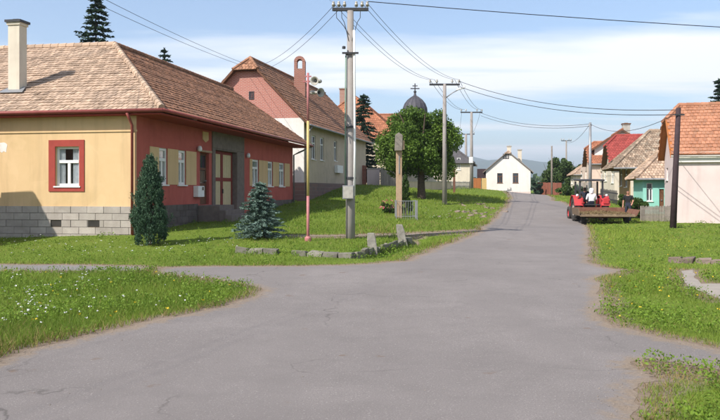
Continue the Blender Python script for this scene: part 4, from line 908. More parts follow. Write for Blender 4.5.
# ------------------------------------------------------------------ leaning concrete posts and low walls
m_postconc = M('rough_post_concrete', (.29, .27, .235), (.19, .178, .155), 5, bump=.8, bscale=18, stain=(.15, .14, .10), stain_amt=.7, stain_scale=4)
for (px, py, pt_, lx, lab) in ((373.5, 253, 233, -.10, 'leaning concrete marker post nearer the lawn corner'), (405, 245, 224.5, -.22, 'concrete marker post leaning further over beside the road')):
    x, y = gp(px, py); z = hz(x, y); hgt = (py - pt_) / F * y; b = MB(); w_ = .15; N = 4
    rings = []
    for k in range(N + 1):
        t = k / N; s_ = w_ * (1 - .10 * t) * (.8 if k == N else 1); c0 = Vector((lx * t * hgt * 1.3, .05 * t, -.25 + t * (hgt + .25)))
        rings += [c0 + Vector((a * s_ * random.uniform(.93, 1.05), b_ * s_ * .85 * random.uniform(.93, 1.05), 0)) for a, b_ in ((-1, -1), (1, -1), (1, 1), (-1, 1))]
    fs = [(k * 4 + i, k * 4 + (i + 1) % 4, (k + 1) * 4 + (i + 1) % 4, (k + 1) * 4 + i) for k in range(N) for i in range(4)] + [(N * 4, N * 4 + 1, N * 4 + 2, N * 4 + 3)]
    b.add(rings, fs); o = b.build('marker_post', m_postconc, None, (x, y, z), bevel=.02); tag(o, lab, 'post', 'leaning concrete posts')
m_ditchstone = M('mossy_concrete', (.21, .195, .16), (.14, .13, .105), 3, rnd=.25, bump=.6, bscale=14, stain=(.10, .11, .06), stain_amt=.7, stain_scale=2.5)
def rubble_wall(name, label, line, hgt, drop, mat, bl=.5, thick=.3):
    w = empty(name, (line[0][0], line[0][1], 0), 0, label, 'wall'); o0 = Vector(line[0])
    for (ax, ay), (bx_, by) in zip(line[:-1], line[1:]):
        d = Vector((bx_ - ax, by - ay)); L = d.length; n = max(1, round(L / bl)); ang = math.atan2(d.y, d.x)
        for i in range(n):
            for row in range(2):
                t = (i + .5 + (.25 if row else 0)) / n
                if t > 1 or (row and random.random() < .08): continue
                c = Vector((ax, ay)) + d * t - o0; gx_, gy_ = c + o0; z = float(h_nod(gx_, gy_)); hh_ = hgt + drop
                mt = Matrix.Translation((c.x, c.y, z + hgt - hh_ * (1 - row) * .5 - hh_ * .25 + random.uniform(-.035, .03))) @ Matrix.Rotation(ang + random.uniform(-.09, .09), 4, 'Z') @ Matrix.Rotation(random.uniform(-.08, .08), 4, 'Y')
                l = L / n * random.uniform(.43, .5)
                sb_ = MB().box(-l, l, -thick / 2 + random.uniform(-.03, .03), thick / 2, -hh_ * .24, hh_ * .24, mt); sb_.v = [tuple(q + random.uniform(-.045, .045) for q in v_) for v_ in sb_.v]; sb_.build('wall_stone', mat, w, bevel=.025)
    return w
def h_nod(x, y):
    k = DITCH[:]; DITCH.clear(); z = hz(x, y); DITCH.extend(k); return z
rubble_wall('ditch_wall', 'low pale stone edging of the ditch below the lawn', wallA, .0, .5, m_ditchstone, .55, .22)
rubble_wall('culvert_wall', 'low crumbling stone culvert wall on the right verge', culv, .04, .44, m_rubble, .36, .35)
# rubble patches on the left bank
for (px, py, lab, n_) in ((487, 207, 'patch of broken stones on the bank nearer the white cottage', 16), (475, 213.5, 'patch of broken stones lower on the left bank', 26), (452, 219, 'thin scatter of broken stones highest above the ditch', 10)):
    x, y = gp(px, py); b = MB()
    for i in range(n_):
        qx, qy = x + random.gauss(0, .75), y + random.gauss(0, 1.0); s_ = random.uniform(.06, .2); z = hz(qx, qy) - s_ * .05
        mt = Matrix.Translation((qx, qy, z)) @ Euler((random.uniform(-.4, .4), random.uniform(-.4, .4), random.uniform(0, 6))).to_matrix().to_4x4()
        b.box(-s_, s_, -s_ * .7, s_ * .7, -s_ * .35, s_ * .35, mt)
    tag(b.build('rubble', m_rubble, bevel=.02), lab, None, None, 'stuff')

# ------------------------------------------------------------------ fences, gates and walls along the street
def picket_fence(name, label, a, b, hgt, n, mat, w_frac=.7, z=None, rails=True, tops=0.03, group=None):
    a, b = Vector(a), Vector(b); d = (b - a); L = d.length; ang = math.atan2(d.y, d.x)
    f = empty(name, (a.x, a.y, 0), ang, label, 'fence', group); w = L / n
    za, zb_ = (hz(*a), hz(*b)) if z is None else z
    for i in range(n):
        t = (i + .5) / n; z0 = za + (zb_ - za) * t; hw = w * w_frac / 2; hh_ = hgt + random.uniform(-tops, tops)
        MB().prism([(t * L - hw, 0, z0 - .1), (t * L + hw, 0, z0 - .1), (t * L + hw, 0, z0 + hh_ - .05), (t * L, 0, z0 + hh_), (t * L - hw, 0, z0 + hh_ - .05)], (0, .03, 0)).build('picket', mat, f)
    if rails:
        for k in (.25, .75): MB().prism([(0, .031, za + hgt * k), (L, .031, zb_ + hgt * k), (L, .031, zb_ + hgt * k + .08), (0, .031, za + hgt * k + .08)], (0, .04, 0)).build('rail', mat, f)
    return f
g = lambda px, Y: ((px - CX) / F * Y, Y)
picket_fence('picket_fence', 'grey weathered picket fence before the turquoise house', g(640, 41.5), g(671, 40.2), .85, 22, m_greywood)
picket_fence('metal_fence', 'low dark railing in front of the cream houses behind the tractor', g(600, 60), g(617, 53), 1.0, 22, m_dmetal, .3)
picket_fence('board_fence', 'rust-red board fence across the end of the road', g(537, 116), g(561.5, 106), 1.9, 16, m_rustfence, .93, rails=True)
picket_fence('orange_gate', 'orange wooden gate beside the white cottage', g(472.5, 108), g(481, 108), 1.75, 7, m_orangewood, .93, z=(1.75, 1.75))
picket_fence('yellow_gate', 'pale yellow wooden gate panel against the white cottage', g(481.6, 108), g(486.6, 108), 1.8, 5, m_palewood, .93, z=(1.7, 1.7))
picket_fence('low_fence', 'low whitish railing in front of the beige house', g(448, 78), g(470, 80), .75, 16, m_conc, .5)
picket_fence('brown_gate', 'tall brown plank gate beside the grey-plastered house', g(360.5, 68), g(366.5, 68), 1.9, 6, m_rustfence, .93)
picket_fence('dark_board_fence', 'dark plank fence between pale wall and broadleaf tree', g(380.5, 67), g(398, 68), 1.75, 14, m_greywood, .93)
a, b_ = Vector(g(367, 68)), Vector(g(380, 67)); zg = hz(*a)
gw = empty('garden_wall', (a.x, a.y, 0), 0, 'short pale plastered garden wall beside the brown gate', 'wall')
MB().box(0, (b_ - a).x, -.1, .1, zg - .5, zg + 1.55).build('wall', m_pinkwhite, gw); MB().box(-.05, (b_ - a).x + .05, -.16, .16, zg + 1.552, zg + 1.63).build('coping', m_conc, gw)
a, b_ = Vector(g(398.6, 70)), Vector(g(450, 78)); d = b_ - a; zg = hz(*a)
gw = empty('street_wall', (a.x, a.y, 0), math.atan2(d.y, d.x), 'low grey garden wall running behind the broadleaf tree', 'wall')
MB().box(0, d.length, -.12, .12, zg - .6, zg + .7).build('wall', m_greywall, gw); MB().box(-.05, d.length + .05, -.17, .17, zg + .702, zg + .78).build('coping', m_conc, gw)
x, y = g(454.2, 62); z = hz(x, y)
o = empty('rusty_marker', (x, y, z), 0, 'short rust-red post on the bank under the second pole', 'post'); MB().box(-.08, .08, -.08, .08, -.3, 2.0).build('post', m_rust, o); MB().box(-.1, .1, -.1, .1, 2.001, 2.05).build('cap', m_rust, o)
# ------------------------------------------------------------------ vegetation
def unit(v): return v / np.maximum(np.linalg.norm(v, axis=-1, keepdims=True), 1e-9)
def leaf_quads(C, size, up_bias=.25, aspect=.6, dirs=None):
    n = len(C); a = unit(rng.normal(size=(n, 3)) + (dirs if dirs is not None else 0)); b = unit(np.cross(a, rng.normal(size=(n, 3)) + np.array([0, 0, up_bias])))
    s = size * rng.uniform(.7, 1.3, (n, 1)) if np.isscalar(size) else size[:, None]
    A, B = a * s, b * s * aspect
    return np.stack([C - A * .5, C - B * .5, C + A * .5, C + B * .5], 1).reshape(-1, 3)
def crown(name, mat, parent, c, r, n, size, lumps=26, fill=.35, seed=0, noise_amp=.22, flat=1.0, bottom=-.8):
    """leaf faces spread through lumpy clusters in an uneven ellipsoid"""
    g_ = np.random.default_rng(seed); d = unit(g_.normal(size=(lumps, 3))); d[:, 2] = np.maximum(d[:, 2], bottom)
    rad = g_.uniform(.45, 1.06, (lumps, 1)); lc = d * rad * .84; ls = g_.uniform(.12, .33, lumps)
    k = g_.choice(lumps, n, p=ls ** 2 / (ls ** 2).sum()); q = unit(g_.normal(size=(n, 3))) * (g_.random((n, 1)) ** .45) * ls[k][:, None]
    P = lc[k] + q; keep = np.linalg.norm(P, axis=1) < 1.18; P = P[keep]; k = k[keep]
    depth = np.linalg.norm(P, axis=1); tone = np.clip(.02 + .45 * g_.random(len(P)) + .5 * g_.random(lumps)[k[:len(P)]], 0, 1)
    C = np.array(c) + P * np.array(r); V = leaf_quads(C, size)
    return npmesh(name, V, 4, mat, tone, parent)
def limb_tree(name, label, x, y, zb, trunk_h, trunk_r, cc, cr, n, size, mat, seed, lumps=30, group=None):
    t = empty(name, (x, y, zb), 0, label, 'tree', group); random.seed(seed)
    b = MB(); b.tube([(0, 0, -.3), (.03, 0, .1), (.02, .05, trunk_h * .5), (0, 0, trunk_h)], [trunk_r * 1.35, trunk_r, trunk_r * .85, trunk_r * .7], 10)
    for i in range(9):
        a = i * 2.4 + random.uniform(-.3, .3); e = Vector((cc[0] + cr[0] * .75 * math.cos(a), cc[1] + cr[1] * .75 * math.sin(a), cc[2] + cr[2] * random.uniform(-.3, .75)))
        s = Vector((0, 0, trunk_h * random.uniform(.75, 1))); m_ = s.lerp(e, .45) + Vector((0, 0, cr[2] * .15))
        b.tube([s, m_, e], [trunk_r * .5, trunk_r * .28, trunk_r * .07], 6)
    b.build('trunk', m_bark, t, smooth=True); crown('crown', mat, t, cc, cr, n, size, lumps, seed=seed); return t
def spruce(name, label, x, y, zb, hgt, rad, mat, seed, whorls=26, per=11, twigs=16, leaf=.22, group=None, power=.85, low=.06):
    g_ = np.random.default_rng(seed); t = empty(name, (x, y, zb), 0, label, 'tree', group)
    MB().tube([(0, 0, -.3), (0, 0, hgt * .5), (0, 0, hgt)], [max(.03, hgt * .014), hgt * .008, .01], 8).build('trunk', m_bark, t, smooth=True)
    C = []; D = []; T = []
    for w in range(whorls):
        f = (w + .5) / whorls; z = hgt * (low + (1 - low) * f); L0 = rad * (1 - f) ** power + .06 * rad
        for k in range(per):
            a = g_.uniform(0, 6.283); L = L0 * g_.uniform(.55, 1.15); dr = -.18 * L + g_.uniform(-.14, .12) * L; tone = g_.uniform(.0, .5)
            m = max(4, int(twigs * (.35 + .65 * L / rad)))
            for q in range(m):
                s_ = (q + .6) / m; o_ = np.array([math.cos(a) * L * s_, math.sin(a) * L * s_, z + dr * s_ * (1.4 - .6 * s_) + .02])
                for sd in (-1, 0, 1):
                    da = a + sd * .85 + g_.normal(0, .15); dv = np.array([math.cos(da), math.sin(da), g_.uniform(-.35, .2)])
                    C.append(o_ + dv * leaf * .3 + g_.normal(0, leaf * .12, 3)); D.append(dv * 3.0); T.append(tone + .5 * g_.random() + .12 * s_)
    nt_ = int(60); zt = hgt
    for q in range(nt_): f = g_.random(); C.append(np.array([g_.normal(0, .02), g_.normal(0, .02), hgt * (.93 + .075 * f)])); D.append(np.array([g_.normal(0, .6), g_.normal(0, .6), 2.0])); T.append(g_.random())
    V = leaf_quads(np.array(C), leaf, 0, .38, np.array(D)); npmesh('crown', V, 4, mat, np.array(T), t); return t

x, y = pt(421, 198, 52).xy; zb = hz(x, y)
limb_tree('broadleaf_tree', 'round-crowned green broadleaf tree on the left bank', x, y, zb, 1.9, .3, (-.3, 0, 3.8), (3.0, 2.9, 2.8), 62000, .175, f_tree, 5, 110)
x, y = pt(96, 190, 52).xy; spruce('spruce_tree', 'dark spruce top rising behind the tan tiled roof', x, y, 1.3, zat(-9, 52) - 1.3, 3.4, f_spruce, 3, 34, 13, 15, .30, 'spruces behind the roofs')
x, y = pt(164.5, 190, 95).xy; spruce('spruce_tree', 'small distant spruce tip just above the red-brown roof ridge', x, y, 1.5, zat(49, 95) - 1.5, 4.4, f_spruce, 4, 30, 10, 12, .42, 'spruces behind the roofs')
x, y = pt(363.5, 186, 74).xy; spruce('spruce_tree', 'dark conifer behind the tall utility pole', x, y, hz(x, y), zat(95, 74) - hz(x, y), 1.9, f_spruce, 6, 26, 10, 13, .34, 'spruces behind the roofs', .6)
x, y = pt(719, 190, 74).xy; spruce('spruce_tree', 'dark spruce above the faded red roof at the right edge', x, y, .5, zat(80, 74) - .5, 3.2, f_spruce, 7, 30, 12, 13, .34, 'spruces behind the roofs')
x, y = gp(260, 238); spruce('blue_spruce', 'small bluish spruce on the lawn before the gate', x, y, hz(x, y), zat(183, y) - hz(x, y), .90, f_blue, 8, 22, 15, 16, .105, None, .62, .05)
# columnar juniper
def column_conifer(name, label, x, y, hgt, rad, mat, seed, n=26000, leaf=.075):
    g_ = np.random.default_rng(seed); zb = hz(x, y); t = empty(name, (x, y, zb), 0, label, 'shrub')
    MB().tube([(0, 0, -.2), (0, 0, hgt * .6)], [.06, .02], 7).build('trunk', m_bark, t)
    m = n // 70; f = g_.random(m) ** .9; a = g_.uniform(0, 6.283, m); lump = 1 + .10 * np.sin(a * 3 + f * 9) + .08 * np.sin(a * 7 - f * 23)
    prof = np.where(f < .25, .78 + .22 * np.sin(f / .25 * 1.57), ((1 - f) / .75) ** .68); r_ = rad * prof * lump * g_.uniform(.55, 1.0, m)
    B = np.stack([r_ * np.cos(a), r_ * np.sin(a), f * hgt * .93], 1); U = unit(np.stack([np.cos(a) * .28, np.sin(a) * .28, np.ones(m)], 1) + g_.normal(0, .10, (m, 3))); SL = hgt * g_.uniform(.05, .13, m)
    k = np.repeat(np.arange(m), 70); t_ = g_.random(len(k)); w_ = (.20 * SL[k] * np.sin(np.clip(t_ * 2.6 + .35, 0, 3.1)))[:, None]
    C = B[k] + U[k] * (t_ * SL[k])[:, None] + g_.normal(0, 1, (len(k), 3)) * w_ * .75; C[:, 2] = np.maximum(C[:, 2], .02)
    tone = .12 + .45 * g_.random(m)[k] + .28 * g_.random(len(k)) + .2 * t_ - .15
    npmesh('foliage', leaf_quads(C, leaf, 0, .35, U[k] * 2.2), 4, mat, tone, t); return t
x, y = gp(150, 245); column_conifer('columnar_juniper', 'dense dark green columnar juniper at the corner of the ochre house', x, y, zat(157, y) - hz(x, y), .54, f_junip, 9, 42000, .062)
x, y = pt(405.5, 200, 37).xy; column_conifer('narrow_thuja', 'narrow green shrub just behind the wooden post', x, y, zat(176, 37) - hz(x, y), .26, f_bush, 10, 6000, .10)
def bush(name, label, x, y, r, n, size, mat, seed, cat='shrub', group=None, lumps=18, lift=.75):
    zb = hz(x, y); t = empty(name, (x, y, zb), 0, label, cat, group); b = MB(); random.seed(seed)
    for i in range(6): a = i * 1.05; b.tube([(0, 0, -.1), (r[0] * .3 * math.cos(a), r[1] * .3 * math.sin(a), r[2] * .7), (r[0] * .6 * math.cos(a), r[1] * .6 * math.sin(a), r[2] * 1.3)], [.04, .03, .01], 5)
    b.build('stem', m_bark, t); crown('foliage', mat, t, (0, 0, r[2] * lift), r, n, size, lumps, seed=seed, bottom=-.6); return t
bush('hedge', 'rounded clipped green hedge behind the man in black', *pt(629.5, 215, 44.5).xy, (.86, .8, .82), 7000, .12, f_bush, 21, lumps=22, lift=.9)
bush('hedge', 'smaller lower hedge part beside the picket fence', *pt(639.5, 215, 44).xy, (.6, .6, .62), 4200, .12, f_bush, 22, lumps=16, lift=.9)
fb = bush('flower_bush', 'low pink-flowered bush at the foot of the wooden post', *gp(388.5, 214.5), (.5, .5, .42), 3000, .10, f_bush, 23, lumps=14)
q = np.random.default_rng(5).normal(0, 1, (90, 3)); q = unit(q) * np.array([.5, .5, .42]) + np.array([0, 0, .36]); q = q[q[:, 2] > .3]; npmesh('blossom', leaf_quads(q, .085, 0, .9), 4, f_pink, None, fb)
for i, (px, Y, rx, rz_, lab) in enumerate(((551, 120, 1.9, 2.0, 'dark green tree left of the bare pole at the road end'), (560, 112, 2.2, 2.5, 'taller green tree right of the bare pole at the road end'), (570, 108, 1.9, 2.1, 'green tree next to the farthest pale house'))):
    x, y = pt(px, 190, Y).xy; limb_tree('roadside_tree', lab, x, y, hz(x, y), 1.2, .16, (0, 0, 1.4 + rz_), (rx, rx, rz_), 5200, .34, f_bush2, 30 + i, 22, 'trees at the end of the road')
bush('dark_bush', 'dark bush against the right wall of the white cottage', *pt(537.5, 193, 111).xy, (1.0, 1.0, 1.35), 2400, .26, f_spruce, 41)
bush('garden_bush', 'dark green bush between the red-roofed houses and tractor', *pt(579, 200, 76).xy, (1.0, 1.0, .9), 2400, .22, f_bush, 42)
bush('garden_bush', 'low green bush on the verge left of the slim grey pole', *pt(566, 198, 100).xy, (1.5, 1.5, 1.0), 2000, .26, f_bush, 43)
# distant woods in the valley, one mass
C = []
for i in range(240):
    a = R(random.uniform(-34, 34)); r_ = random.uniform(500, 1500); s_ = random.uniform(5, 11); n_ = 70
    P = unit(rng.normal(size=(n_, 3))) * rng.uniform(.6, 1, (n_, 1)) * np.array([s_ * 2.2, s_, s_ * .7]) + np.array([r_ * math.sin(a), r_ * math.cos(a), 1.5 + s_ * .5]); C.append(P)
C = np.concatenate(C); C = C[C[:, 2] > 0]; npmesh('distant_woods', leaf_quads(C, 4.5, 0, .8), 4, f_bush2, None, None, 'stuff', 'distant belt of trees in the valley before the hills')

# ------------------------------------------------------------------ tractor and cart
TA = R(5.0)
def wheel(par, x, y, r, w, rimr, mat_rim=m_rim, lugs=0):
    W = empty('wheel', (x, y, r), 0); W.parent = par
    t = MB().lathe([(rimr, -w / 2), (r * .93, -w / 2), (r, -w * .32), (r, w * .32), (r * .93, w / 2), (rimr, w / 2), (rimr * .96, 0), (rimr, -w / 2)], 28, axis='x')
    for k in range(lugs):
        a = 6.2832 * k / lugs; mt = Matrix.Rotation(a, 4, 'X'); t.box(-w * .46, w * .0, -.03, .03, r * .97, r * 1.045, mt @ Matrix.Rotation(.4, 4, 'Z')); t.box(0, w * .46, -.03, .03, r * .97, r * 1.045, mt @ Matrix.Rotation(-.4, 4, 'Z'))
    t.build('tyre', m_tyre, W); MB().lathe([(0, -w * .2), (rimr * .4, -w * .25), (rimr * .5, -w * .12), (rimr * .95, -w * .18), (rimr, -w * .4)], 24, axis='x').lathe([(0, w * .2), (rimr * .4, w * .25), (rimr * .5, w * .12), (rimr * .95, w * .18), (rimr, w * .4)], 24, axis='x').build('rim', mat_rim, W, smooth=True); return W
tx, ty = pt(589.5, 223, 43.0).xy; tz = hz(tx, ty) - .01
T_ = empty('tractor', (tx, ty, tz), -TA, 'old red tractor with dark open cab pulling a cart up the road', 'tractor')
RW = .70
wheel(T_, -.75, 0, RW, .36, .40, m_rim, 18); wheel(T_, .75, 0, RW, .36, .40, m_rim, 18)
wheel(T_, -.72, 2.0, .40, .22, .24, m_tracred); wheel(T_, .72, 2.0, .40, .22, .24, m_tracred)
MB().box(-.24, .24, -.3, .9, .45, 1.0).build('chassis', m_dmetal, T_); MB().tube([(-.6, 0, RW), (.6, 0, RW)], .12, 10).build('rear_axle', m_dmetal, T_); MB().box(-.66, .66, 1.94, 2.06, .36, .46).build('front_axle', m_dmetal, T_)
MB().prism([(-.29, .85, .72), (.29, .85, .72), (.29, .85, 1.28), (.2, .85, 1.36), (-.2, .85, 1.36), (-.29, .85, 1.28)], (0, 1.75, -.04)).build('bonnet', m_tracred, T_, bevel=.03)
MB().box(-.26, .26, 2.58, 2.63, .74, 1.22).build('grille', m_dmetal, T_)
MB().tube([(.2, 1.7, 1.3), (.2, 1.7, 2.05)], .035, 8).build('exhaust', m_dmetal, T_)
for s in (-1, 1):
    f = MB(); N = 12; a0, a1 = R(10), R(165)
    for i in range(N):
        p0, p1 = a0 + (a1 - a0) * i / N, a0 + (a1 - a0) * (i + 1) / N; r_ = RW + .08
        f.prism([(s * .5, math.cos(p0) * r_, RW + math.sin(p0) * r_), (s * .98, math.cos(p0) * r_, RW + math.sin(p0) * r_), (s * .98, math.cos(p1) * r_, RW + math.sin(p1) * r_), (s * .5, math.cos(p1) * r_, RW + math.sin(p1) * r_)], (0, -math.cos((p0 + p1) / 2) * .03, -math.sin((p0 + p1) / 2) * .03))
    f.box(min(s * .47, s * .5), max(s * .47, s * .5), -.7, .7, RW + .05, RW + .6); fo = f.build('fender', m_tracred, T_)
    MB().box(s * .55 - .05 + .1 * (s > 0), s * .55 + .25 + .1 * (s > 0) - (.2 if s < 0 else 0), -.78, -.70, 1.0, 1.32).build('rear_panel', m_tracred, fo, bevel=.02)
    MB().lathe([(0, -.04), (.07, -.03), (.07, .03), (0, .04)], 12, (s * .8, -.62, 1.47), 'y').build('tail_lamp', m_lens, fo, smooth=True)
cabz, cabt = 1.3, 2.36
for x_ in (-.62, .62):
    for y_ in (-.45, .85): MB().box(x_ - .045, x_ + .045, y_ - .045, y_ + .045, cabz - .35, cabt - .1).build('cab_post', m_dmetal, T_)
    MB().box(x_ - .03, x_ + .03, -.40, .80, 1.5, 1.56).build('cab_rail', m_dmetal, T_)
MB().prism([(-.72, -.58, cabt - .1), (.72, -.58, cabt - .1), (.72, .98, cabt - .06), (-.72, .98, cabt - .06)], (0, 0, .1)).build('cab_roof', m_dmetal, T_, bevel=.03)
MB().box(-.58, .58, .86, .88, 1.45, 2.2).build('windscreen', m_clearglass, T_)
MB().box(-.22, .22, -.15, .3, 1.0, 1.12).box(-.2, .2, -.2, -.14, 1.1, 1.5).build('driver_seat', m_dmetal, T_)
MB().tube(ring_pts((0, .62, 1.42), .19, 16), .018, 6).tube([(0, .62, 1.42), (0, .75, 1.0)], .02, 6).build('steering_wheel', m_dmetal, T_)
MB().box(-.66, .66, -.62, -.2, .92, .98).build('rear_platform', m_dmetal, T_)
MB().box(-.05, .05, -1.3, -.3, .42, .5).build('drawbar', m_dmetal, T_)
# flat cart
cx_, cy_ = pt(605, 224.5, 39.9).xy; cz_ = hz(cx_, cy_); K_ = empty('farm_cart', (cx_, cy_, cz_), -R(9), 'low rusty flatbed cart with dirty plank deck hitched behind the tractor', 'trailer')
K_.scale = (.98, 1, .88)
for x_ in (-1.12, 1.12): wheel(K_, x_, .15, .32, .24, .17, m_rust)
MB().box(-1.0, 1.0, .1, .2, .34, .46).box(-.95, -.85, -.8, 2.0, .45, .54).box(.85, .95, -.8, 2.0, .45, .54).tube([(-.6, 1.9, .5), (0, 2.8, .46)], .045, 6).tube([(.6, 1.9, .5), (0, 2.8, .46)], .045, 6).build('undercarriage', m_rust, K_)
for i in range(12): x0 = -1.38 + i * 2.76 / 12; MB().box(x0 + .008, x0 + 2.76 / 12 - .008, -.85, 2.05, .545, .59 + random.uniform(-.005, .01)).build('deck_plank', m_plank, K_)
MB().box(-1.4, 1.4, 2.06, 2.12, .5, .93).build('front_board', m_rust, K_, bevel=.01)
MB().prism([(-1.45, -.9, .5), (-1.41, -.9, .5), (-1.46, -.9, .92), (-1.5, -.9, .92)], (0, 2.9, 0)).build('side_board', m_plank, K_)
MB().prism([(1.41, -.9, .5), (1.45, -.9, .5), (1.62, -.9, .86), (1.58, -.9, .86)], (0, 2.9, 0)).build('side_board', m_rust, K_)
MB().prism([(-1.4, -.9, .46), (1.4, -.9, .46), (1.4, -.9, .54), (-1.4, -.9, .54)], (0, .05, 0)).build('tail_beam', m_plank, K_)
# strawy load
g_ = np.random.default_rng(4); n_ = 2600; C = np.stack([g_.uniform(-1.25, 1.25, n_), g_.uniform(-.75, 1.95, n_), np.zeros(n_)], 1); C[:, 2] = .60 + .16 * np.clip((C[:, 1] + .3) / 2.2, 0, 1) * np.exp(-(C[:, 0] / 1.0) ** 2) * g_.random(n_)
o = npmesh('straw_load', leaf_quads(C, .22, 0, .1), 4, FOL('old_straw', (.13, .09, .045), (.27, .20, .10), .15)); o.location = K_.location; o.rotation_euler = K_.rotation_euler; o.scale = K_.scale; tag(o, 'thin layer of dry straw and muck lying on the cart deck', 'straw', None, 'stuff')

# ------------------------------------------------------------------ people
def person(name, label, J, loc, rz, shirt, trous, hair=m_hair, sleeves=False, scale=1., hood=False):
    """J: joint positions; one skinned surface, coloured by body region"""
    verts = []; edges = []; rad = []; reg = []; ix = {}
    def v(key, p, r, rg, par=None):
        ix[key] = len(verts); verts.append(Vector(p)); rad.append(r); reg.append(rg)
        if par: edges.append((ix[par], ix[key]))
    v('pel', J['pel'], (.155, .115), 'T'); pel = Vector(J['pel']); neck = Vector(J['neck']); head = Vector(J['head'])
    v('waist', pel.lerp(neck, .35), (.145, .105), 'S', 'pel'); v('chest', pel.lerp(neck, .75), (.175, .12), 'S', 'waist'); v('neck', neck, (.062, .062), 'K', 'chest')
    up_ = (head - neck).normalized(); v('jaw', neck.lerp(head, .45) + Vector((0, .02, 0)), (.066, .075), 'K', 'neck'); v('head', head, (.082, .10), 'K', 'jaw'); v('crown', head + up_ * .085, (.066, .08), 'H', 'head')
    for s in 'lr':
        sh, el, wr, hip, kn, an = (Vector(J[k + s]) for k in ('sh', 'el', 'wr', 'hip', 'kn', 'an'))
        v('sh' + s, sh, (.072, .072), 'S', 'chest'); v('ua' + s, sh.lerp(el, .55), (.058, .058), 'S', 'sh' + s); v('el' + s, el, (.046, .046), 'S' if sleeves else 'K', 'ua' + s); v('wr' + s, wr, (.031, .031), 'K', 'el' + s)
        fd = (wr - el).normalized(); sd = fd.cross(Vector((0, 1, .2))).normalized(); pm_ = wr + fd * .075; v('pa' + s, pm_, (.036, .022), 'K', 'wr' + s)
        for k, (o, ln) in enumerate(((-.03, .075), (-.01, .09), (.01, .085), (.03, .065))):
            kn_ = pm_ + sd * o + fd * ln * .55; v(f'f{k}{s}', kn_, (.0095, .0095), 'K', 'pa' + s); v(f'g{k}{s}', kn_ + fd * ln * .35 + Vector((0, .025, -.01)), (.008, .008), 'K', f'f{k}{s}')
        v('th' + s, wr + fd * .045 - sd * .045 + Vector((0, .02, 0)), (.011, .011), 'K', 'wr' + s)
        v('hip' + s, hip, (.098, .1), 'T', 'pel'); v('kn' + s, kn, (.064, .066), 'T', 'hip' + s); v('ca' + s, kn.lerp(an, .35), (.06, .064), 'T', 'kn' + s); v('an' + s, an, (.044, .046), 'T', 'ca' + s)
        v('toe' + s, an + Vector((0, .17, -.055)), (.042, .03), 'F', 'an' + s)
    me = bpy.data.meshes.new(name); me.from_pydata(verts, edges, []); o = bpy.data.objects.new(name + '_skeleton', me); COL.objects.link(o)
    md = o.modifiers.new('skin', 'SKIN'); md.use_smooth_shade = True
    for i, sv in enumerate(me.skin_vertices[0].data): sv.radius = rad[i]; sv.use_root = (i == 0)
    sb = o.modifiers.new('sub', 'SUBSURF'); sb.levels = 2; sb.render_levels = 2
    dg = bpy.context.evaluated_depsgraph_get(); nm = bpy.data.meshes.new_from_object(o.evaluated_get(dg)); bpy.data.objects.remove(o)
    mats = [shirt, trous, m_skin, hair, m_shoe]; nm.materials.clear()
    for m_ in mats: nm.materials.append(m_)
    code = {'S': 0, 'T': 1, 'K': 2, 'H': 3, 'F': 4}; E = [(verts[a], verts[b_], reg[a], reg[b_]) for a, b_ in edges]
    for p in nm.polygons:
        c = p.center; best = 1e9; rg = 'S'
        for a, b_, ra, rb in E:
            d = b_ - a; t = max(0, min(1, (c - a).dot(d) / max(d.length_squared, 1e-9))); q = (c - a - d * t).length
            if q < best: best = q; rg = ra if t < .5 else rb
        if (c - (head + Vector((0, 0, .0)))).length < .16 and (c.z > head.z + .03 or c.y < head.y - .02): rg = 'H'
        p.material_index = code[rg]
    nm.polygons.foreach_set('use_smooth', [True] * len(nm.polygons))
    ob = bpy.data.objects.new(name, nm); COL.objects.link(ob); ob.location = loc; ob.rotation_euler = (0, 0, rz); ob.scale = (scale,) * 3; tag(ob, label, 'person', 'people by the tractor')
    # face
    fc = MB(); hy = head.y + .098
    fc.prism([(-.012, hy - .012, head.z - .035), (.012, hy - .012, head.z - .035), (0, hy - .008, head.z + .01)], (0, .028, -.006)); fc.build('nose', m_skin, ob)
    MB().box(-.024, .024, hy - .012, hy - .002, head.z - .062, head.z - .054).build('mouth', m_pinkpaint, ob)
    for s in (-1, 1):
        MB().lathe([(0, -.011), (.011, 0), (0, .011)], 8, (s * .032, hy - .018, head.z + .012)).build('eye', m_shoe, ob); MB().lathe([(0, -.03), (.012, -.01), (.014, .015), (0, .03)], 8, (s * .088, head.y, head.z - .005)).build('ear', m_skin, ob)
    if hood:
        hd = MB().lathe([(.10, -.16), (.128, -.08), (.135, .03), (.115, .10), (.06, .145), (0, .155)], 16, (head.x, head.y - .035, head.z)); hd.build('white_head_scarf', m_shirtw, ob, smooth=True)
    return ob
mx_, my_ = pt(628.2, 224, 42.0).xy
person('person', 'man in black shirt and dark trousers standing behind the cart', dict(pel=(0, 0, .93), neck=(0, -.01, 1.45), head=(0, .02, 1.61), shl=(-.2, 0, 1.38), shr=(.2, 0, 1.38), ell=(-.27, .03, 1.12), elr=(.26, -.03, 1.11), wrl=(-.24, .2, .98), wrr=(.27, .05, .86), hipl=(-.095, 0, .88), hipr=(.095, 0, .88), knl=(-.11, .04, .48), knr=(.11, .02, .48), anl=(-.12, 0, .085), anr=(.12, 0, .085)), (mx_, my_, hz(mx_, my_)), R(150), m_shirtb, m_trous)
seat = T_.matrix_world if False else None
def on_tractor(x, y, z): c, s = math.cos(-TA), math.sin(-TA); return (tx + x * c - y * s, ty + x * s + y * c, tz + z)
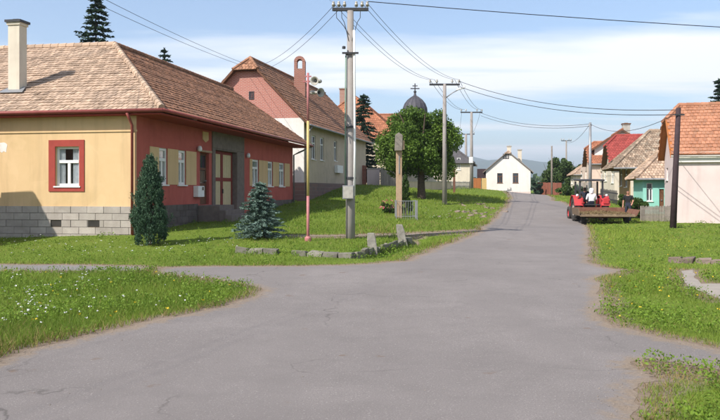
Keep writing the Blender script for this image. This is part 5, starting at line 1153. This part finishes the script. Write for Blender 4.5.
sit = dict(pel=(0, 0, .1), neck=(0, .03, .62), head=(0, .06, .78), shl=(-.2, .02, .55), shr=(.2, .02, .55), ell=(-.27, .06, .30), elr=(.28, .04, .30), wrl=(-.16, .27, .2), wrr=(.2, .27, .2), hipl=(-.1, .05, .08), hipr=(.1, .05, .08), knl=(-.13, .46, .12), knr=(.13, .46, .12), anl=(-.13, .5, -.28), anr=(.13, .5, -.28))
person('person', 'person in white top and head scarf sitting behind the tractor cab', sit, on_tractor(0, -.55, .95), -TA + R(4), m_shirtw, m_trous, sleeves=True, hood=True)
drv = dict(sit); drv.update(wrl=(-.12, .45, .42), wrr=(.12, .45, .42), ell=(-.26, .2, .32), elr=(.26, .2, .32))
person('person', 'driver in dark shirt at the steering wheel inside the tractor cab', drv, on_tractor(-.22, .12, 1.1), -TA, m_trous, m_shirtb, sleeves=True, scale=.95)
# ------------------------------------------------------------------ grass, weeds and flowers
FOOT = []
for fr, l, w in ((fr1, L1, W1), (fr2, 19.5, 8), (frF, 13, 6.3), (frE, 9, 5.5), (frD, 11, 6.4), (frN, 10, 3.8)):
    FOOT.append([tuple(fr.w(a, b)) for a, b in ((0, 0), (l, 0), (l, w), (0, w))])
def grass_points(n, rmin, rmax, half=40, bare=.12):
    r_ = np.exp(rng.uniform(math.log(rmin), math.log(rmax), n)); a = R(1) * rng.uniform(-half, half, n)
    x, y = r_ * np.sin(a), r_ * np.cos(a); k = np.ones(n, bool)
    for p in PAVED: k &= ~inside(x, y, p)
    for p in FOOT: k &= ~inside(x, y, p)
    x, y, r_ = x[k], y[k], r_[k]; d = np.full(len(x), 9.)
    for p in ALLSEG: d = np.minimum(d, seg_dist(x, y, p))
    k = rng.random(len(x)) < np.clip((d - .02) / bare, 0.05, 1); return x[k], y[k], r_[k], d[k]
def lum(x, y, s): return .5 + .25 * (np.sin(x * 1.3 * s + 1.1 * np.sin(y * .9 * s)) + np.sin(y * 1.1 * s + 1.7 * np.sin(x * .7 * s + 2)))
def blades(name, label, x, y, r_, hgt, wid, mat, lean=.45, per=1, tone=None):
    n = len(x); z = h0(x, y) - .01; a = rng.uniform(0, 6.283, n); L = hgt * rng.uniform(.55, 1.35, n); wd = wid
    b = np.stack([x, y, z], 1); wv = np.stack([np.cos(a), np.sin(a), np.zeros(n)], 1) * wd[:, None]; ln = rng.normal(0, lean, (n, 2)) * L[:, None]
    tip = b + np.column_stack([ln, L]); V = np.stack([b - wv, b + wv, tip], 1).reshape(-1, 3)
    return npmesh(name, V, 3, mat, tone, None, 'stuff', label)
# mown lawns and verges
x, y, r_, d = grass_points(520000, 6.2, 95)
lush = (y < 17.5) & (x < 0)                                   # uncut island on the left
far_ = y > 17.5; bank = (x < 12) & (y > 24) & (x > -3)
hgt = np.where(lush, .105, .048) * (.75 + .9 * np.clip(lum(x, y, 1.0) * lum(y, x, .37) * 2, 0, 1.3)); hgt = np.where(d < .35, hgt * 1.15, hgt); hgt = np.where(bank, hgt * 1.7, hgt)
hgt = hgt * np.clip(.85 + r_ / 120, 1, 1.5)
for ln_ in (ditch_line, culv_line): hgt = hgt * (1 - .55 * np.exp(-(seg_dist(x, y, ln_) / .4) ** 2))
wid = np.maximum(.0045, .00042 * r_); ton = .02 + .40 * rng.random(len(x)) + .30 * lum(x, y, .5) + .35 * lum(y, x, 1.9) - np.where(lush, .20, 0) + np.where((x > 6), .24, 0)
dry = (rng.random(len(x)) < .03 + .16 * (lum(x, y, .8) > .82)) | ((x > 2.4) & (y < 8.4) & (y > 7.0 + .25 * np.sin(x * 5)) & (rng.random(len(x)) < .8)) | ((d < .3) & (rng.random(len(x)) < .4))
blades('grass', 'short green grass on the lawns and verges', x[~dry], y[~dry], r_[~dry], hgt[~dry], wid[~dry], f_grass, tone=ton[~dry])
blades('dry_grass', 'dry straw-coloured grass blades among the green', x[dry], y[dry], r_[dry], hgt[dry] * .9, wid[dry], f_dry)
# broad-leaved weeds on the uncut verges
x, y, r_, d = grass_points(60000, 6.2, 60); k = (rng.random(len(x)) < np.where((y < 17.5), .75, .25) * np.clip(lum(x, y, 1.7) * 1.4 - .25, 0, 1)) ; x, y, r_ = x[k], y[k], r_[k]
for ln_ in (ditch_line, culv_line, wallA):        # rank growth along the ditch
    P = np.array(ln_); i = rng.integers(0, len(P) - 1, 420); t_ = rng.random((420, 1)); q = P[i] * (1 - t_) + P[i + 1] * t_ + rng.normal(0, .22, (420, 2)) - np.array([0, .12]); x = np.append(x, q[:, 0]); y = np.append(y, q[:, 1]); r_ = np.append(r_, np.hypot(q[:, 0], q[:, 1]))
rep = 10; X = np.repeat(x, rep); Y = np.repeat(y, rep); rr = np.repeat(r_, rep); n = len(X); Z = h0(X, Y)
hh_ = rng.uniform(.02, .14, n); C = np.stack([X + rng.normal(0, .05, n), Y + rng.normal(0, .05, n), Z + hh_], 1)
npmesh('weeds', leaf_quads(C, np.clip(rng.uniform(.016, .036, n) * (1 + rr / 25), 0, .12), 1.5, .55), 4, f_weed, .2 + .5 * rng.random(n) + hh_ * 1.6, None, 'stuff', 'broad-leaved weeds and clover growing in the verges')
def flowers(name, label, mat, pts, size, hgt):
    x, y = pts; n = len(x); C = np.stack([x, y, h0(x, y) + hgt * rng.uniform(.8, 1.3, n)], 1); C = np.repeat(C, 5, 0) + rng.normal(0, size * .45, (n * 5, 3)) * np.array([1, 1, .35])
    npmesh(name, leaf_quads(C, size, 3, .8), 4, mat, None, None, 'stuff', label)
def scatter(px0, px1, py0, py1, n, clump=0):
    P = [gp(random.uniform(px0, px1), random.uniform(py0, py1)) for _ in range(n)]
    x = np.array([p[0] for p in P]); y = np.array([p[1] for p in P]); k = np.ones(len(x), bool)
    for p in PAVED: k &= ~inside(x, y, p)
    return x[k], y[k]
cat2 = lambda *a: (np.concatenate([q[0] for q in a]), np.concatenate([q[1] for q in a]))
cl = [gp(random.gauss(33, 10), random.gauss(315, 8)) for _ in range(30)]; cl = (np.array([p[0] for p in cl]), np.array([p[1] for p in cl]))
flowers('white_flowers', 'small white flower heads dotted through the left verge', f_white, cat2(cl, scatter(0, 250, 275, 335, 50), scatter(0, 240, 240, 262, 90), scatter(420, 470, 205, 222, 40), scatter(0, 90, 276, 300, 25)), .022, .16)
flowers('yellow_flowers', 'small yellow dandelion heads dotted through the verges', f_yellow, cat2(scatter(0, 240, 275, 335, 26), scatter(600, 720, 275, 330, 28), scatter(600, 720, 225, 260, 30)), .026, .12)

# ------------------------------------------------------------------ air between here and the hills
hz_m = bpy.data.materials.new('thin_haze'); nt = nodes(hz_m); out = nn(nt, 'ShaderNodeOutputMaterial'); pv = nn(nt, 'ShaderNodeVolumePrincipled')
pv.inputs['Color'].default_value = (.78, .88, 1, 1); pv.inputs['Density'].default_value = .00022; pv.inputs['Anisotropy'].default_value = .2
nt.links.new(pv.outputs[0], out.inputs['Volume'])
hb_ = MB().box(-9500, 9500, -9500, 9500, -6, 330).build('haze', hz_m); hb_['kind'] = 'stuff'
